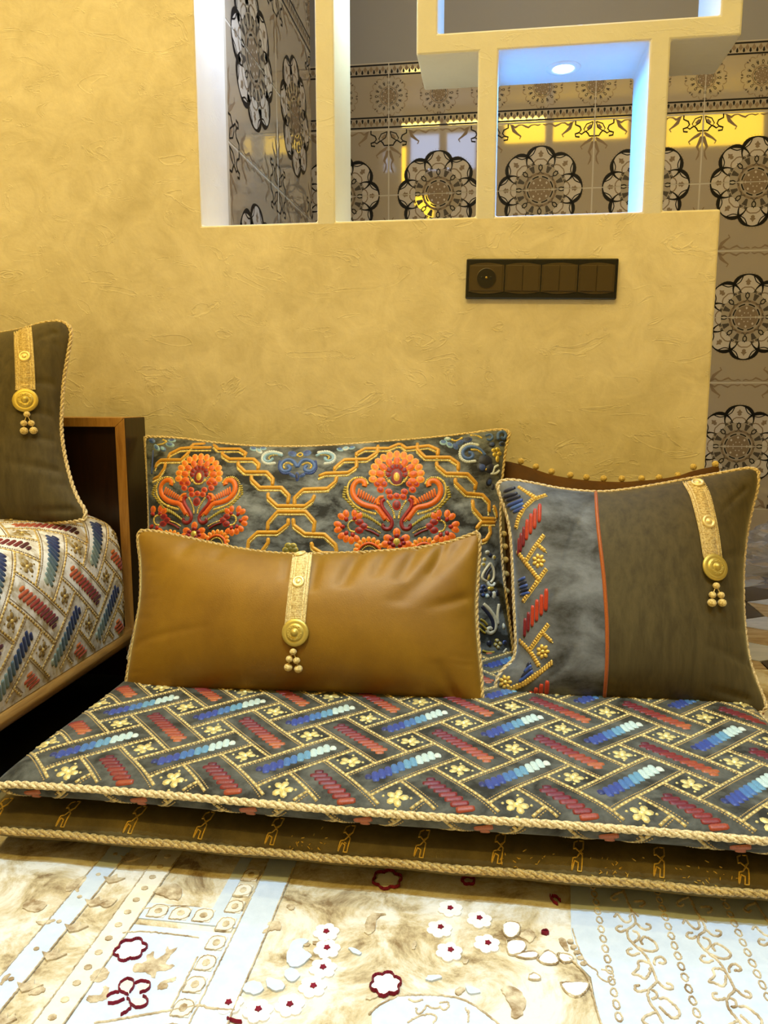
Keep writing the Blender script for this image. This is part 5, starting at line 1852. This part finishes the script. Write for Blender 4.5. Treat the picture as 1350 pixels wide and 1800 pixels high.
# ------------------------------------------------------------------ switch and socket panel on the wall
BX0, BX1, BZ0, BZ1 = -0.0605, 0.2235, 0.7475, 0.8225
pn = thing('switch_panel', 'long black wall plate with a brown socket and three double switches', 'switch', ((BX0 + BX1) / 2, -0.001, BZ0))
mb = MB(); mb.box((BX0, -0.0095, BZ0), (BX1, -0.0006, BZ1)); adopt(mb.build('frame', M_BLACK, None, smooth=False, bevel=0.0025), pn)
W4 = (BX1 - BX0 - 0.010) / 4
for k in range(4):
    x0 = BX0 + 0.005 + k * W4 + 0.0012
    x1 = x0 + W4 - 0.0024
    z0, z1 = BZ0 + 0.0135, BZ1 - 0.0125
    # plate with gently bowed top and bottom edges
    nseg = 12
    up_ = [(x0 + (x1 - x0) * i / nseg, z1 + 0.0042 * math.sin(math.pi * i / nseg)) for i in range(nseg + 1)]
    dn_ = [(x0 + (x1 - x0) * i / nseg, z0 - 0.0042 * math.sin(math.pi * i / nseg)) for i in range(nseg + 1)]
    ring = dn_ + up_[::-1]
    mb = MB()
    n = len(ring)
    mb.add([(a, -0.0125, b) for a, b in ring] + [(a, -0.0090, b) for a, b in ring], [tuple(range(n))] + [(n + i, n + (i + 1) % n, (i + 1) % n, i) for i in range(n)])
    pl = adopt(mb.build('module_plate', M_BROWNP, None, smooth=False), pn)
    ix0, ix1, iz0, iz1 = x0 + 0.003, x1 - 0.003, z0 + 0.001, z1 - 0.001
    if k == 0:
        mb = MB(); mb.box((ix0, -0.0138, iz0), (ix1, -0.0120, iz1)); adopt(mb.build('socket_face', M_BROWNP, None, smooth=False, bevel=0.0006), pn)
        c = np.array([(ix0 + ix1) / 2, -0.0139, (iz0 + iz1) / 2])
        mb = MB()
        R = 0.0178
        N = (0, -1, 0)
        mb.lathe([(R * 1.07, -0.0002), (R * 1.05, 0.0009), (R, 0.0010)], c, N, (0, 0, 1), 32)
        so = adopt(mb.build('socket_rim', M_BROWNP, None), pn)
        mb = MB(); mb.lathe([(R, 0.0011), (R * 0.97, 0.0012)], c, N, (0, 0, 1), 32); mb.build('socket_well', M_BROWND, so, smooth=False)
        for dx in (-0.0085, 0.0085):
            mb = MB(); mb.lathe([(0.0026, 0.0013), (0.0020, 0.0016)], c + np.array([dx, 0, 0.0005]), N, (0, 0, 1), 14); mb.build('pin_hole', M_BLACK, so, smooth=False)
        mb = MB(); mb.lathe([(0.0024, 0.0012), (0.0022, 0.0050), (0.0012, 0.0062)], c + np.array([0, 0, 0.0003]), N, (0, 0, 1), 14); mb.build('earth_pin', M_PIN, so)
    else:
        xm = (ix0 + ix1) / 2
        for a, b, t in ((ix0, xm - 0.0007, 0.0010), (xm + 0.0007, ix1, -0.0008)):
            mb = MB()
            mb.box((a, -0.0146, iz0), (b, -0.0120, iz1))
            mb.v = [(x, y - (t if z > (iz0 + iz1) / 2 and y < -0.014 else 0), z) for x, y, z in mb.v]
            adopt(mb.build('rocker', M_BROWNP, None, smooth=False, bevel=0.0005), pn)

pn.rotation_euler.y = math.radians(1.25)

# ------------------------------------------------------------------ recessed downlights in the lattice (they light its white reveals)
M_LENS = NT('lamp_lens')
M_LENS.set(Base_Color=(0.6, 0.8, 1, 1), Emission_Color=(0.62, 0.84, 1.0, 1), Emission_Strength=9.0)
M_LENS = M_LENS.m


def downlight(x, y, z, energy, color, label, r=0.019, spread=170):
    root = thing('downlight', label, 'downlight', (x, y, z))
    mb = MB()
    P = np.array([x, y, z])
    N = (0, 0, -1)
    mb.lathe([(r * 1.75, 0.0002), (r * 1.72, 0.0022), (r * 1.35, 0.0034), (r * 1.08, 0.0024), (r * 1.02, 0.0008)], P, N, (1, 0, 0), 32)
    adopt(mb.build('trim_ring', M_WHITE, None), root)
    mb = MB(); mb.lathe([(r, 0.0028), (r * 0.7, 0.0034)], P, N, (1, 0, 0), 28); adopt(mb.build('lens', M_LENS, None, smooth=False), root)
    l = bpy.data.lights.new('downlight_lamp', 'AREA')
    l.shape = 'DISK'
    l.size = r * 2
    l.energy = energy
    l.color = color
    l.spread = math.radians(spread)
    o = bpy.data.objects.new('downlight_lamp', l)
    COL.objects.link(o)
    o.location = (x, y, z - 0.004)


downlight(0.1195, 0.095, 1.198, 1.9, (0.03, 0.36, 1.0), 'small round recessed lamp under the lattice beam, glowing blue')
downlight(0.13, 0.09, 1.52, 1.5, (0.02, 0.40, 1.0), 'small round recessed lamp in the top of the upper lattice box')
downlight(-0.465, 0.085, 1.52, 1.5, (0.66, 0.78, 1.0), 'small round recessed lamp above the tall left opening')
downlight(-0.235, 0.085, 1.52, 1.3, (0.78, 1.0, 0.84), 'small round recessed lamp above the second tall opening')

# ------------------------------------------------------------------ crumpled clear plastic by the far wall
t = NT('clear_plastic_film')
t.set(Base_Color=(0.86, 0.88, 0.95, 1), Roughness=0.12, Transmission_Weight=0.75, IOR=1.25, Alpha=0.75)
M_FILM = t.m
mb = MB()
nu_, nv_ = 36, 22
r2 = np.random.default_rng(4)
ph = r2.uniform(0, 6.28, (8, 3))
fr = r2.uniform(5, 34, (8, 3))
V = []
for j in range(nv_):
    th = math.pi * 0.5 * j / (nv_ - 1)
    for i in range(nu_):
        a = 2 * math.pi * i / nu_
        d = np.array([math.cos(a) * math.cos(th), math.sin(a) * math.cos(th), math.sin(th)])
        k = 1 + sum(0.05 * abs(math.sin(fr[q, 0] * d[0] * 0.3 + fr[q, 1] * d[1] * 0.3 + fr[q, 2] * d[2] * 0.3 + ph[q, 0])) * (1 if q % 2 else -1) for q in range(8)) + r2.normal(0, 0.012)
        V.append((1.02 + 0.26 * d[0] * k, 1.02 + 0.24 * d[1] * k, -0.011 + 0.21 * d[2] * k))
F = [(j * nu_ + i, j * nu_ + (i + 1) % nu_, (j + 1) * nu_ + (i + 1) % nu_, (j + 1) * nu_ + i) for j in range(nv_ - 1) for i in range(nu_)]
mb.add(V, F)
pw = mb.build('plastic_wrap', M_FILM, None, smooth=False, origin=(1.02, 1.02, -0.011))
tag(pw, 'crumpled clear plastic wrap heaped on the stone floor by the tiled wall', 'plastic')
